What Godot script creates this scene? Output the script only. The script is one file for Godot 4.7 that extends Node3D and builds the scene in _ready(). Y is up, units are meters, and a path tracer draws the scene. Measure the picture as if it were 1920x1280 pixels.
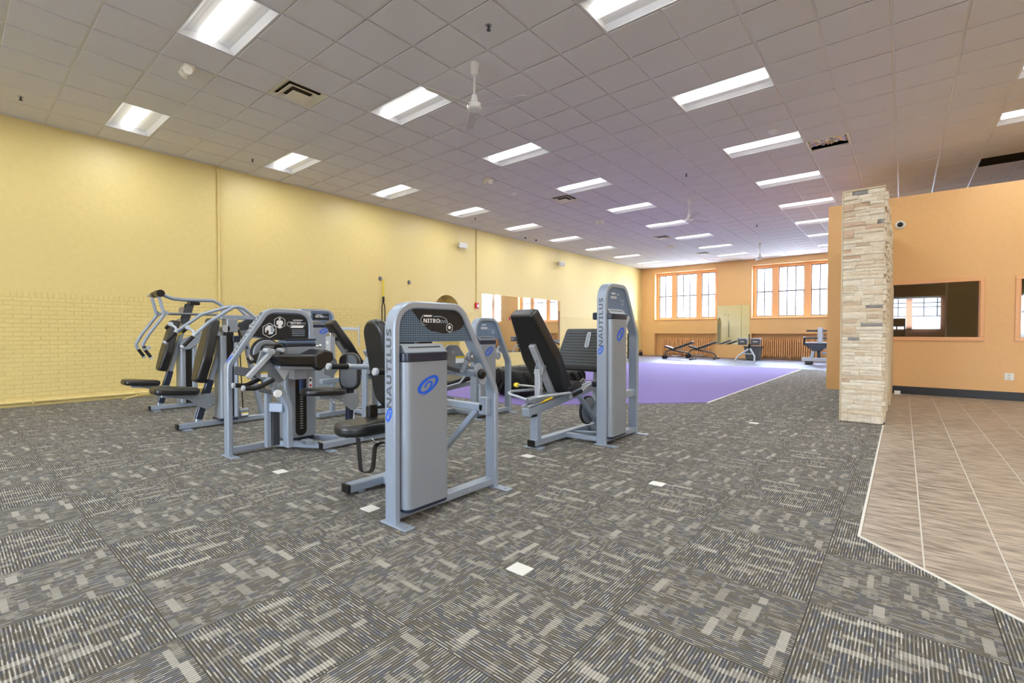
extends Node3D
# A gym hall seen across its strength machines. Plan coordinates: x to the right, y up, d = depth away from the viewer (d becomes -z when a vertex is written).

const PITCH = 0.6096                       # the ceiling grid
const GX = -1.35239
const GD = 5.34487
const CEIL = 4.4766
const WALL_L = -10.595
const WALL_B = 23.4
const WALL_F = -6.5
const WALL_R = 7.2
const EYE = Vector3(0, 1.165, 0)
const YAW = 0.692004
const HALF = 640.0 / 885.35

var M := {}
var used := {}
var rng := RandomNumberGenerator.new()


func _ready():
	rng.seed = 20240611
	# camera, sky, exposure
	var cam := Camera3D.new()
	cam.name = "camera"
	cam.position = EYE
	cam.rotation = Vector3(-0.01886, YAW, 0.0007)
	cam.fov = rad_to_deg(2.0 * atan(HALF))
	cam.near = 0.05
	cam.far = 300.0
	add_child(cam)
	cam.current = true
	var sky_mat := ProceduralSkyMaterial.new()
	sky_mat.sky_top_color = Color(0.74, 0.82, 0.95)
	sky_mat.sky_horizon_color = Color(0.90, 0.95, 1.0)
	sky_mat.ground_bottom_color = Color(0.72, 0.72, 0.72)
	sky_mat.ground_horizon_color = Color(0.80, 0.83, 0.86)
	sky_mat.sky_energy_multiplier = 6.2
	sky_mat.ground_energy_multiplier = 6.2 * 0.6
	var sky := Sky.new()
	sky.sky_material = sky_mat
	var env := Environment.new()
	env.background_mode = Environment.BG_SKY
	env.sky = sky
	env.tonemap_mode = Environment.TONE_MAPPER_LINEAR
	env.tonemap_exposure = 1.2
	env.sdfgi_enabled = true
	env.ssao_enabled = true
	env.ssil_enabled = true
	var we := WorldEnvironment.new()
	we.name = "world"
	we.environment = env
	add_child(we)
	make_materials()
	build_room()
	build_ceiling()
	build_floor()
	build_column()
	build_outside()
	build_machines()
	build_wall_things()
	build_back_equipment()


# ---------------------------------------------------------------- mesh builder
class MB:
	var v := PackedVector3Array()
	var n := PackedVector3Array()
	var uv := PackedVector2Array()

	func tri(a: Vector3, b: Vector3, c: Vector3, na: Vector3, nb: Vector3, nc: Vector3, ua := Vector2.ZERO, ub := Vector2.ZERO, uc := Vector2.ZERO):
		var A := Vector3(a.x, a.y, -a.z)
		var B := Vector3(b.x, b.y, -b.z)
		var C := Vector3(c.x, c.y, -c.z)
		var NA := Vector3(na.x, na.y, -na.z)
		var NB := Vector3(nb.x, nb.y, -nb.z)
		var NC := Vector3(nc.x, nc.y, -nc.z)
		if (B - A).cross(C - A).dot(NA + NB + NC) > 0.0:
			v.append(A); v.append(C); v.append(B)
			n.append(NA); n.append(NC); n.append(NB)
			uv.append(ua); uv.append(uc); uv.append(ub)
		else:
			v.append(A); v.append(B); v.append(C)
			n.append(NA); n.append(NB); n.append(NC)
			uv.append(ua); uv.append(ub); uv.append(uc)

	func quad(a: Vector3, b: Vector3, c: Vector3, d: Vector3, na: Vector3, nb: Vector3, nc: Vector3, nd: Vector3):
		tri(a, b, c, na, nb, nc)
		tri(a, c, d, na, nc, nd)

	func flat(a: Vector3, b: Vector3, c: Vector3, d: Vector3, nn: Vector3):
		quad(a, b, c, d, nn, nn, nn, nn)

	func rect(a: Vector3, b: Vector3, c: Vector3, d: Vector3, nn: Vector3):     # with texture coordinates 0..1
		tri(a, b, c, nn, nn, nn, Vector2(0, 0), Vector2(1, 0), Vector2(1, 1))
		tri(a, c, d, nn, nn, nn, Vector2(0, 0), Vector2(1, 1), Vector2(0, 1))

	# chamfered box: centre, half sizes along three orthonormal axes
	func box(c: Vector3, h: Vector3, ch := 0.0, X := Vector3(1, 0, 0), Y := Vector3(0, 1, 0), Z := Vector3(0, 0, 1)):
		var ax := [X, Y, Z]
		var hh := [h.x, h.y, h.z]
		ch = minf(ch, minf(h.x, minf(h.y, h.z)) * 0.9)
		for i in 3:
			var j := (i + 1) % 3
			var k := (i + 2) % 3
			for s: float in [-1.0, 1.0]:
				var N: Vector3 = ax[i] * s
				var o: Vector3 = c + N * hh[i]
				var U: Vector3 = ax[j] * (hh[j] - ch)
				var W: Vector3 = ax[k] * (hh[k] - ch)
				flat(o - U - W, o + U - W, o + U + W, o - U + W, N)
		if ch <= 0.0:
			return
		for i in 3:                                                    # edges along axis i
			var j := (i + 1) % 3
			var k := (i + 2) % 3
			var L: Vector3 = ax[i] * (hh[i] - ch)
			for s: float in [-1.0, 1.0]:
				for t: float in [-1.0, 1.0]:
					var p: Vector3 = c + ax[j] * (s * hh[j]) + ax[k] * (t * (hh[k] - ch))
					var q: Vector3 = c + ax[j] * (s * (hh[j] - ch)) + ax[k] * (t * hh[k])
					flat(p - L, p + L, q + L, q - L, (ax[j] * s + ax[k] * t).normalized())
		for s: float in [-1.0, 1.0]:
			for t: float in [-1.0, 1.0]:
				for r: float in [-1.0, 1.0]:
					var a: Vector3 = c + X * (s * h.x) + Y * (t * (h.y - ch)) + Z * (r * (h.z - ch))
					var b: Vector3 = c + X * (s * (h.x - ch)) + Y * (t * h.y) + Z * (r * (h.z - ch))
					var e: Vector3 = c + X * (s * (h.x - ch)) + Y * (t * (h.y - ch)) + Z * (r * h.z)
					var N := (X * s + Y * t + Z * r).normalized()
					tri(a, b, e, N, N, N)

	# box given by its corners
	func bx(lo: Vector3, hi: Vector3, ch := 0.0):
		box((lo + hi) * 0.5, (hi - lo).abs() * 0.5, ch)

	# straight bar of rectangular section, w across and h along the "up" hint
	func bar(a: Vector3, b: Vector3, w: float, h: float, up := Vector3(0, 1, 0), ch := 0.004):
		var t := (b - a).normalized()
		var s := t.cross(up)
		if s.length() < 1e-4:
			s = t.cross(Vector3(1, 0, 0))
		s = s.normalized()
		var u := s.cross(t).normalized()
		box((a + b) * 0.5, Vector3(w * 0.5, h * 0.5, (b - a).length() * 0.5), ch, s, u, t)

	# round tube along points
	func tube(p: Array, r: float, seg := 10, caps := true, r2 := -1.0):
		var cnt := p.size()
		var t0: Vector3 = (p[1] - p[0]).normalized()
		var ref := Vector3(0, 1, 0) if absf(t0.y) < 0.9 else Vector3(1, 0, 0)
		var s := t0.cross(ref).normalized()
		var rings := []
		var norms := []
		for i in cnt:
			var t: Vector3
			if i == 0:
				t = t0
			elif i == cnt - 1:
				t = (p[i] - p[i - 1]).normalized()
			else:
				t = ((p[i] - p[i - 1]).normalized() + (p[i + 1] - p[i]).normalized()).normalized()
			s = (s - t * s.dot(t)).normalized()
			var u := t.cross(s)
			var rr := r if r2 < 0.0 else lerpf(r, r2, float(i) / (cnt - 1))
			var ring := []
			var nr := []
			for k in seg + 1:
				var a := TAU * k / seg
				var nn := s * cos(a) + u * sin(a)
				ring.append(p[i] + nn * rr)
				nr.append(nn)
			rings.append(ring)
			norms.append(nr)
		for i in cnt - 1:
			for k in seg:
				quad(rings[i][k], rings[i][k + 1], rings[i + 1][k + 1], rings[i + 1][k], norms[i][k], norms[i][k + 1], norms[i + 1][k + 1], norms[i + 1][k])
		if caps:
			for e in [0, cnt - 1]:
				var N: Vector3 = -t0 if e == 0 else (p[e] - p[e - 1]).normalized()
				for k in seg:
					tri(p[e], rings[e][k], rings[e][k + 1], N, N, N)

	# rectangular section (w in the plane of the path, h along N) with chamfered edges swept along a plane path
	func sweep(p: Array, N: Vector3, w: float, h: float, ch := 0.006):
		var cnt := p.size()
		var a := w * 0.5
		var b := h * 0.5
		var sec := [Vector2(a, -b + ch), Vector2(a, b - ch), Vector2(a - ch, b), Vector2(-a + ch, b), Vector2(-a, b - ch), Vector2(-a, -b + ch), Vector2(-a + ch, -b), Vector2(a - ch, -b)]
		var side := []
		var mit := []
		for i in cnt:
			var t1: Vector3 = (p[min(i + 1, cnt - 1)] - p[max(i, 0)]) if i < cnt - 1 else (p[i] - p[i - 1])
			var t2: Vector3 = (p[i] - p[i - 1]) if i > 0 else t1
			t1 = t1.normalized(); t2 = t2.normalized()
			var t := (t1 + t2).normalized()
			side.append(N.cross(t).normalized())
			mit.append(1.0 / maxf(0.5, t.dot(t1)))
		for i in cnt - 1:
			for k in 8:
				var s0: Vector2 = sec[k]
				var s1: Vector2 = sec[(k + 1) % 8]
				var e := s1 - s0
				var m := Vector2(e.y, -e.x).normalized()
				var q0: Vector3 = p[i] + side[i] * (s0.x * mit[i]) + N * s0.y
				var q1: Vector3 = p[i] + side[i] * (s1.x * mit[i]) + N * s1.y
				var q2: Vector3 = p[i + 1] + side[i + 1] * (s1.x * mit[i + 1]) + N * s1.y
				var q3: Vector3 = p[i + 1] + side[i + 1] * (s0.x * mit[i + 1]) + N * s0.y
				var n0: Vector3 = side[i] * m.x + N * m.y
				var n1: Vector3 = side[i + 1] * m.x + N * m.y
				quad(q0, q1, q2, q3, n0, n0, n1, n1)
		for e in [0, cnt - 1]:
			var T: Vector3 = (p[0] - p[1]).normalized() if e == 0 else (p[e] - p[e - 1]).normalized()
			var pts := []
			for k in 8:
				pts.append(p[e] + side[e] * sec[k].x + N * sec[k].y)
			for k in range(1, 7):
				tri(pts[0], pts[k], pts[k + 1], T, T, T)

	# polygon (in U,V at O) given a thickness along N, both faces rounded or bevelled by "bev" in "steps"
	func ext(poly: PackedVector2Array, O: Vector3, U: Vector3, V: Vector3, N: Vector3, depth: float, bev := 0.0, steps := 1, smooth := false):
		if Geometry2D.is_polygon_clockwise(poly):
			poly = poly.duplicate()
			poly.reverse()
		var cnt := poly.size()
		var out := []
		var scl := []
		for i in cnt:
			var e0 := (poly[i] - poly[(i + cnt - 1) % cnt]).normalized()
			var e1 := (poly[(i + 1) % cnt] - poly[i]).normalized()
			var n0 := Vector2(e0.y, -e0.x)
			var n1 := Vector2(e1.y, -e1.x)
			var m := (n0 + n1).normalized()
			out.append(m)
			scl.append(1.0 / maxf(0.4, m.dot(n1)))
		var prof := []                                                 # [inset, height, normal out, normal up]
		if bev > 0.0:
			for k in steps + 1:
				var a := PI * 0.5 * k / steps
				prof.append([bev * (1.0 - sin(a)), bev * (1.0 - cos(a)), sin(a), -cos(a)])
			for k in steps + 1:
				var a := PI * 0.5 * k / steps
				prof.append([bev * (1.0 - cos(a)), depth - bev * (1.0 - sin(a)), cos(a), sin(a)])
		else:
			prof = [[0.0, 0.0, 1.0, 0.0], [0.0, depth, 1.0, 0.0]]
		for j in prof.size() - 1:
			var p0: Array = prof[j]
			var p1: Array = prof[j + 1]
			if absf(p1[1] - p0[1]) < 1e-6 and absf(p1[0] - p0[0]) < 1e-6:
				continue
			for i in cnt:
				var i2 := (i + 1) % cnt
				var e := (poly[i2] - poly[i]).normalized()
				var fn := Vector2(e.y, -e.x)
				var na2: Vector2 = out[i] if smooth else fn
				var nb2: Vector2 = out[i2] if smooth else fn
				var A: Vector2 = poly[i] - out[i] * (p0[0] * scl[i])
				var B: Vector2 = poly[i2] - out[i2] * (p0[0] * scl[i2])
				var C: Vector2 = poly[i2] - out[i2] * (p1[0] * scl[i2])
				var D: Vector2 = poly[i] - out[i] * (p1[0] * scl[i])
				var f0: Vector2 = Vector2(p0[2], p0[3])
				var f1: Vector2 = Vector2(p1[2], p1[3])
				if steps == 1 and bev > 0.0:
					f0 = Vector2(p1[1] - p0[1], p0[0] * 0 + (p1[0] - p0[0])).normalized()
					f1 = f0
				quad(O + U * A.x + V * A.y + N * p0[1], O + U * B.x + V * B.y + N * p0[1], O + U * C.x + V * C.y + N * p1[1], O + U * D.x + V * D.y + N * p1[1],
					(U * na2.x + V * na2.y) * f0.x + N * f0.y, (U * nb2.x + V * nb2.y) * f0.x + N * f0.y, (U * nb2.x + V * nb2.y) * f1.x + N * f1.y, (U * na2.x + V * na2.y) * f1.x + N * f1.y)
		for s in [0, 1]:
			var cap := PackedVector2Array()
			for i in cnt:
				cap.append(poly[i] - out[i] * (bev * scl[i]))
			var idx := Geometry2D.triangulate_polygon(cap)
			if idx.is_empty():                                         # an inset that crosses itself: a fan about the middle
				var mid := Vector2.ZERO
				for q in cap: mid += q / cnt
				for i in cnt:
					idx.append_array([i, (i + 1) % cnt, cnt])
				cap.append(mid)
			var h := 0.0 if s == 0 else depth
			var NN := -N if s == 0 else N
			for i in range(0, idx.size(), 3):
				tri(O + U * cap[idx[i]].x + V * cap[idx[i]].y + N * h, O + U * cap[idx[i + 1]].x + V * cap[idx[i + 1]].y + N * h, O + U * cap[idx[i + 2]].x + V * cap[idx[i + 2]].y + N * h, NN, NN, NN)

	# turned body: profile of (radius, height) about the axis A at O
	func lathe(prof: Array, O: Vector3, A: Vector3, seg := 16, smooth := false):
		A = A.normalized()
		var S := A.cross(Vector3(0, 1, 0) if absf(A.y) < 0.9 else Vector3(1, 0, 0)).normalized()
		var T := A.cross(S)
		var cnt := prof.size()
		var nn := []
		for i in cnt - 1:
			var e: Vector2 = prof[i + 1] - prof[i]
			nn.append(Vector2(e.y, -e.x).normalized())
		for i in cnt - 1:
			var p0: Vector2 = prof[i]
			var p1: Vector2 = prof[i + 1]
			var m0: Vector2 = nn[i]
			var m1: Vector2 = nn[i]
			if smooth:
				m0 = (nn[max(i - 1, 0)] + nn[i]).normalized()
				m1 = (nn[i] + nn[min(i + 1, cnt - 2)]).normalized()
			for k in seg:
				var a := TAU * k / seg
				var b := TAU * (k + 1) / seg
				var da := S * cos(a) + T * sin(a)
				var db := S * cos(b) + T * sin(b)
				quad(O + da * p0.x + A * p0.y, O + db * p0.x + A * p0.y, O + db * p1.x + A * p1.y, O + da * p1.x + A * p1.y, da * m0.x + A * m0.y, db * m0.x + A * m0.y, db * m1.x + A * m1.y, da * m1.x + A * m1.y)

	# short cylinder between two points with a small chamfer
	func cyl(a: Vector3, b: Vector3, r: float, seg := 16, ch := 0.002):
		var L := (b - a).length()
		ch = minf(ch, minf(r, L) * 0.4)
		lathe([Vector2(0, 0), Vector2(r - ch, 0), Vector2(r, ch), Vector2(r, L - ch), Vector2(r - ch, L), Vector2(0, L)], a, b - a, seg)

	func ball(c: Vector3, r: float, seg := 12, squash := 1.0, A := Vector3(0, 1, 0)):
		var p := []
		for k in seg / 2 + 1:
			var a := PI * k / (seg / 2)
			p.append(Vector2(r * sin(a), -r * squash * cos(a)))
		lathe(p, c, A, seg, true)

	func mesh(origin: Vector3) -> ArrayMesh:
		var w := PackedVector3Array()
		w.resize(v.size())
		for i in v.size():
			w[i] = v[i] - origin
		var arr := []
		arr.resize(Mesh.ARRAY_MAX)
		arr[Mesh.ARRAY_VERTEX] = w
		arr[Mesh.ARRAY_NORMAL] = n
		arr[Mesh.ARRAY_TEX_UV] = uv
		var m := ArrayMesh.new()
		if w.size():
			m.add_surface_from_arrays(Mesh.PRIMITIVE_TRIANGLES, arr)
		return m


# ---------------------------------------------------------------- things, parts
func g(p: Vector3) -> Vector3:
	return Vector3(p.x, p.y, -p.z)

func numbered(called: String) -> String:
	var k: int = used.get(called, 0)
	used[called] = k + 1
	return called if k == 0 else "%s_%03d" % [called, k]

func world_of(o: Node) -> Vector3:
	var p := Vector3.ZERO
	while o is Node3D and o != self:
		p += o.position
		o = o.get_parent()
	return p

func tag(o: Node, label := "", category := "", group := "", kind := "") -> Node:
	if label: o.set_meta("label", label)
	if category: o.set_meta("category", category)
	if group: o.set_meta("group", group)
	if kind: o.set_meta("kind", kind)
	return o

func thing(called: String, label: String, category: String, at := Vector3.ZERO, group := "") -> Node3D:
	var o := Node3D.new()
	o.name = numbered(called)
	add_child(o)
	o.position = g(at)
	return tag(o, label, category, group)

# commits a shape as one named mesh; its vertices are where they stand, minus the place of the thing
func put(called: String, mb: MB, mat: Material, parent: Node = self, kind := "") -> MeshInstance3D:
	var o := MeshInstance3D.new()
	o.name = numbered(called) if parent == self else called
	parent.add_child(o, true)
	o.mesh = mb.mesh(world_of(parent))
	o.material_override = mat
	if kind: o.set_meta("kind", kind)
	return o

func struct(called: String, mb: MB, mat: Material, parent: Node = self) -> MeshInstance3D:
	return put(called, mb, mat, parent, "structure" if parent == self else "")

# one mesh used again: node with a place in plan coordinates
func again(called: String, mesh: Mesh, mat: Material, parent: Node, at: Vector3) -> MeshInstance3D:
	var o := MeshInstance3D.new()
	o.name = called
	parent.add_child(o, true)
	o.mesh = mesh
	o.material_override = mat
	o.position = g(at) - world_of(parent)
	return o

func lettering(said: String, high: float, at: Vector3, right: Vector3, up: Vector3, mat: Material, parent: Node, bold := true, called := "lettering", stretch := 1.0, deep := 0.002) -> MeshInstance3D:
	var f := SystemFont.new()
	f.font_names = PackedStringArray(["Droid Sans"])
	f.font_weight = 700 if bold else 400
	var t := TextMesh.new()
	t.text = said
	t.font = f
	t.font_size = 64
	t.pixel_size = high / 46.0
	t.depth = deep
	t.curve_step = 2.0
	var o := MeshInstance3D.new()
	o.name = called
	parent.add_child(o, true)
	o.mesh = t
	o.material_override = mat
	var R := g(right).normalized()
	var U := g(up).normalized()
	o.transform = Transform3D(Basis(R * stretch, U, R.cross(U)), g(at) - world_of(parent))
	return o

func V3(x: float, y: float, d: float) -> Vector3:
	return Vector3(x, y, d)

# rounds the corners of a polyline
func fillet(p: Array, r, n := 6, closed := false) -> Array:
	var out := []
	var c := p.size()
	for i in c:
		if not closed and (i == 0 or i == c - 1):
			out.append(p[i])
			continue
		var a = p[(i + c - 1) % c]
		var b = p[i]
		var e = p[(i + 1) % c]
		var rr: float = r[i] if r is Array else r
		var u = (a - b).normalized()
		var w = (e - b).normalized()
		var half: float = acos(clampf(u.dot(w), -1, 1)) * 0.5
		var L: float = minf(rr / maxf(tan(half), 0.01), minf((a - b).length(), (e - b).length()) * 0.49)
		if rr <= 0.0 or half > 1.56:
			out.append(b)
			continue
		for k in n + 1:
			var t := float(k) / n
			var s0 = b + u * L
			var s1 = b + w * L
			out.append(s0 * (1 - t) * (1 - t) + b * 2 * t * (1 - t) + s1 * t * t)
	return out

func rounded(w: float, h: float, r: float, n := 6) -> PackedVector2Array:
	var o := PackedVector2Array()
	for q in [[1, 1, 0], [-1, 1, 1], [-1, -1, 2], [1, -1, 3]]:
		for k in n + 1:
			var a: float = PI * 0.5 * (q[2] + float(k) / n)
			o.append(Vector2(q[0] * (w * 0.5 - r) + cos(a) * r, q[1] * (h * 0.5 - r) + sin(a) * r))
	return o

func disc(r: float, n := 20) -> PackedVector2Array:
	var o := PackedVector2Array()
	for k in n:
		o.append(Vector2(cos(TAU * k / n), sin(TAU * k / n)) * r)
	return o

func poly(a: Array) -> PackedVector2Array:
	var o := PackedVector2Array()
	for p in a:
		o.append(p)
	return o

# whether the photograph's frame holds the point (with a margin)
func in_view(p: Vector3, margin := 1.05) -> bool:
	var q := p - EYE
	var x := q.x * cos(YAW) + q.z * sin(YAW)
	var z := -q.x * sin(YAW) + q.z * cos(YAW)
	return z > 0.2 and absf(x) < z * HALF * 1.5 * margin + 0.3 and absf(q.y) < z * HALF * margin + 0.3

func by_size(list: Array) -> Array:                                    # cells [centre, ...] that show, nearest first
	list.sort_custom(func(a, b): return a[0].distance_squared_to(EYE) < b[0].distance_squared_to(EYE))
	return list


# ---------------------------------------------------------------- materials
func mat(called: String, c: Color, rough := 0.6, metal := 0.0) -> StandardMaterial3D:
	var m := StandardMaterial3D.new()
	m.resource_name = called
	m.albedo_color = c
	m.roughness = rough
	m.metallic = metal
	M[called] = m
	return m

func noise_tex(freq: float, a: Color, b: Color, size := 256, octaves := 4, s := 1, stretch := Vector2.ONE) -> ImageTexture:
	var f := FastNoiseLite.new()
	f.seed = s
	f.frequency = freq
	f.fractal_octaves = octaves
	var im := Image.create(size, size, false, Image.FORMAT_RGB8)
	for y in size:
		for x in size:
			# blended over the edge so that it repeats
			var u := float(x) / size
			var w := float(y) / size
			var v1 := f.get_noise_2d(x * stretch.x, y * stretch.y)
			var v2 := f.get_noise_2d((x - size) * stretch.x, y * stretch.y)
			var v3 := f.get_noise_2d(x * stretch.x, (y - size) * stretch.y)
			var v4 := f.get_noise_2d((x - size) * stretch.x, (y - size) * stretch.y)
			var v := lerpf(lerpf(v1, v2, u), lerpf(v3, v4, u), w)
			im.set_pixel(x, y, a.lerp(b, clampf(0.5 + v * 0.9, 0, 1)))
	return ImageTexture.create_from_image(im)

func tri_tex(m: StandardMaterial3D, t: Texture2D, per_metre: float):
	m.albedo_texture = t
	m.uv1_triplanar = true
	m.uv1_world_triplanar = true
	m.uv1_scale = Vector3.ONE * per_metre

func relief(m: StandardMaterial3D, t: Texture2D, per_metre: float, cm: float):
	m.heightmap_enabled = true
	m.heightmap_texture = t
	m.heightmap_scale = cm
	m.uv1_triplanar = true
	m.uv1_world_triplanar = true
	m.uv1_scale = Vector3.ONE * per_metre

func make_materials():
	var fine := noise_tex(0.06, Color(0.975, 0.975, 0.975), Color(1, 1, 1), 256, 4, 3)
	var grainy := noise_tex(0.35, Color(0.80, 0.80, 0.80), Color(1, 1, 1), 256, 3, 5)
	tri_tex(mat("yellow_paint", Color(0.89, 0.805, 0.535), 0.42), fine, 0.6)
	tri_tex(mat("orange_paint", Color(0.90, 0.71, 0.46), 0.45), fine, 0.6)
	tri_tex(mat("orange_brick", Color(0.90, 0.71, 0.46), 0.45), course_tex(), 1.0 / 0.56)
	mat("orange_gloss", Color(0.90, 0.67, 0.45), 0.35)
	tri_tex(mat("white_wall", Color(0.82, 0.80, 0.76), 0.6), fine, 0.6)
	mat("dark_room", Color(0.60, 0.42, 0.32), 0.7)
	mat("olive_paint", Color(0.50, 0.49, 0.36), 0.6)
	tri_tex(mat("ceiling_tile", Color(0.955, 0.945, 0.935), 0.9), grainy, 2.0)
	mat("tee_white", Color(0.90, 0.89, 0.88), 0.35)
	mat("white_metal", Color(0.90, 0.91, 0.92), 0.35)
	mat("white_plastic", Color(0.88, 0.88, 0.86), 0.4)
	mat("plenum", Color(0.35, 0.35, 0.35), 0.9)
	var lens := mat("light_lens", Color(0.95, 0.95, 0.95), 0.4)
	lens.emission_enabled = true
	lens.emission = Color(1, 0.98, 0.95)
	lens.emission_energy_multiplier = 2.3
	mat("carpet_a", Color(1, 1, 1), 0.95)
	M["carpet_a"].albedo_texture = carpet_tex(11)
	M["carpet_a"].metallic_specular = 0.25
	mat("carpet_b", Color(1, 1, 1), 0.95)
	M["carpet_b"].albedo_texture = carpet_tex(12)
	M["carpet_b"].metallic_specular = 0.25
	var turf := mat("purple_turf", Color(0.56, 0.49, 0.77), 0.85)
	tri_tex(turf, noise_tex(0.3, Color(0.80, 0.80, 0.82), Color(1, 1, 1), 256, 3, 8), 1.3)
	tri_tex(mat("rubber_floor", Color(0.40, 0.39, 0.43), 0.45), grainy, 1.5)
	for k in 4:
		var pm := mat("plank_%d" % k, [Color(0.725, 0.68, 0.625), Color(0.705, 0.66, 0.605), Color(0.745, 0.70, 0.645), Color(0.715, 0.67, 0.615)][k], 0.38)
		pm.albedo_texture = plank_tex(30 + k)
	mat("grout", Color(0.86, 0.845, 0.81), 0.8)
	mat("white_trim", Color(0.88, 0.87, 0.84), 0.5)
	mat("black_base", Color(0.05, 0.055, 0.065), 0.4)
	mat("beige_board", Color(0.80, 0.74, 0.62), 0.6)
	for k in 6:
		var c: Color = [Color(0.92, 0.885, 0.81), Color(0.93, 0.90, 0.83), Color(0.895, 0.845, 0.755), Color(0.86, 0.79, 0.69), Color(0.94, 0.92, 0.86), Color(0.83, 0.73, 0.63)][k]
		tri_tex(mat("stone_%d" % k, c, 0.85), M_stone_tex(k), 2.6)
	mat("stone_dark", Color(0.55, 0.54, 0.53), 0.85)
	mat("mortar", Color(0.70, 0.65, 0.57), 0.9)
	# machines
	mat("silver_frame", Color(0.625, 0.675, 0.74), 0.34, 0.35)
	mat("silver_light", Color(0.73, 0.76, 0.80), 0.35, 0.35)
	mat("grey_cover", Color(0.575, 0.61, 0.65), 0.40, 0.25)
	mat("grey_plate", Color(0.53, 0.56, 0.59), 0.42, 0.3)
	mat("dark_grey", Color(0.24, 0.255, 0.27), 0.45)
	mat("cap_dark", Color(0.125, 0.165, 0.235), 0.3)
	mat("black_plastic", Color(0.045, 0.048, 0.055), 0.35)
	mat("black_rubber", Color(0.06, 0.06, 0.062), 0.6)
	var vin := mat("black_vinyl", Color(0.042, 0.052, 0.066), 0.36)
	vin.metallic_specular = 0.6
	mat("chrome", Color(0.86, 0.87, 0.88), 0.14, 1.0)
	mat("steel", Color(0.70, 0.71, 0.72), 0.3, 0.9)
	mat("logo_blue", Color(0.08, 0.37, 0.88), 0.4)
	mat("letter_grey", Color(0.36, 0.38, 0.41), 0.5)
	mat("print_white", Color(0.93, 0.94, 0.95), 0.5)
	mat("print_grey", Color(0.60, 0.67, 0.74), 0.5)
	mat("panel_slate", Color(0.26, 0.34, 0.42), 0.4)
	M["panel_slate"].albedo_texture = dots_tex()
	M["panel_slate"].albedo_color = Color(1, 1, 1)
	M["panel_slate"].uv1_triplanar = true
	M["panel_slate"].uv1_world_triplanar = true
	M["panel_slate"].uv1_scale = Vector3.ONE * 12.0
	mat("panel_blue", Color(0.40, 0.49, 0.60), 0.4)
	mat("panel_dark", Color(0.085, 0.092, 0.10), 0.55)
	mat("plate_black", Color(0.03, 0.03, 0.035), 0.5)
	mat("tube_blue", Color(0.10, 0.22, 0.40), 0.3)
	mat("yellow_label", Color(0.88, 0.77, 0.10), 0.5)
	mat("yellow_knob", Color(0.90, 0.78, 0.16), 0.45)
	mat("red_box", Color(0.78, 0.07, 0.06), 0.4)
	mat("strap_yellow", Color(0.88, 0.80, 0.25), 0.7)
	var mir := mat("mirror", Color(0.93, 0.95, 0.94), 0.02, 1.0)
	mir.metallic_specular = 0.5
	tri_tex(mat("tyre", Color(0.055, 0.053, 0.052), 0.75), grainy, 3.0)
	var pane := mat("window_glass", Color(0.9, 0.95, 1.0, 0.05), 0.03)
	pane.transparency = BaseMaterial3D.TRANSPARENCY_ALPHA
	var smoke := mat("tinted_glass", Color(0.10, 0.10, 0.10, 0.10), 0.03)
	smoke.transparency = BaseMaterial3D.TRANSPARENCY_ALPHA
	var dimming := mat("dimming_glass", Color(0.30, 0.31, 0.32, 0.40), 0.05)  # tint added to dim the light entering behind the viewer
	dimming.transparency = BaseMaterial3D.TRANSPARENCY_ALPHA
	var blind := mat("roller_blind", Color(0.92, 0.92, 0.92), 0.8)
	blind.backlight_enabled = true
	blind.backlight = Color(0.9, 0.9, 0.9)
	mat("muntin", Color(0.33, 0.20, 0.16), 0.5)
	mat("facade", Color(0.39, 0.395, 0.405), 0.8)
	mat("facade_glass", Color(0.30, 0.32, 0.36), 0.5)
	mat("canopy_steel", Color(0.33, 0.38, 0.45), 0.5)
	mat("leaf", Color(0.36, 0.42, 0.30), 0.7)
	mat("bark", Color(0.28, 0.20, 0.14), 0.9)
	mat("pavement", Color(0.86, 0.86, 0.85), 0.9)
	mat("foil", Color(0.80, 0.79, 0.80), 0.22, 0.9)
	mat("vent_cream", Color(0.91, 0.885, 0.80), 0.5)
	mat("grille_black", Color(0.03, 0.03, 0.032), 0.6)
	mat("mosaic", Color(0.70, 0.66, 0.55), 0.6)
	var pane_glow := mat("glowing_pane", Color(0.85, 0.90, 0.98), 0.3)           # glows in place of the outdoor light behind the office window
	pane_glow.emission_enabled = true
	pane_glow.emission = Color(0.86, 0.93, 1.0)
	pane_glow.emission_energy_multiplier = 1.0
	mat("chair_brown", Color(0.30, 0.24, 0.17), 0.6)
	mat("fan_blade", Color(0.80, 0.79, 0.775), 0.5)
	mat("bin_grey", Color(0.33, 0.35, 0.37), 0.6)
	mat("kettle", Color(0.08, 0.08, 0.09), 0.5)

func M_stone_tex(k: int) -> ImageTexture:
	return noise_tex(0.05, Color(0.88, 0.855, 0.82), Color(1.0, 1.0, 1.0), 128, 4, 60 + k, Vector2(0.6, 1.9))

func course_tex() -> ImageTexture:                                     # faint painted brick courses, too far to tell apart
	var im := Image.create(64, 256, false, Image.FORMAT_RGB8)
	for y in 256:
		for x in 64:
			var c := 1.0
			if y % 32 < 4:
				c = 0.90
			im.set_pixel(x, y, Color(c, c, c))
	return ImageTexture.create_from_image(im)

func dots_tex() -> ImageTexture:
	var im := Image.create(64, 64, false, Image.FORMAT_RGB8)
	for y in 64:
		for x in 64:
			var a := Vector2(fposmod(x, 10.6667) - 5.33, fposmod(y, 10.6667) - 5.33).length()
			im.set_pixel(x, y, Color(0.10, 0.145, 0.20) if a < 3.6 else Color(0.40, 0.50, 0.59))
	return ImageTexture.create_from_image(im)

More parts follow.
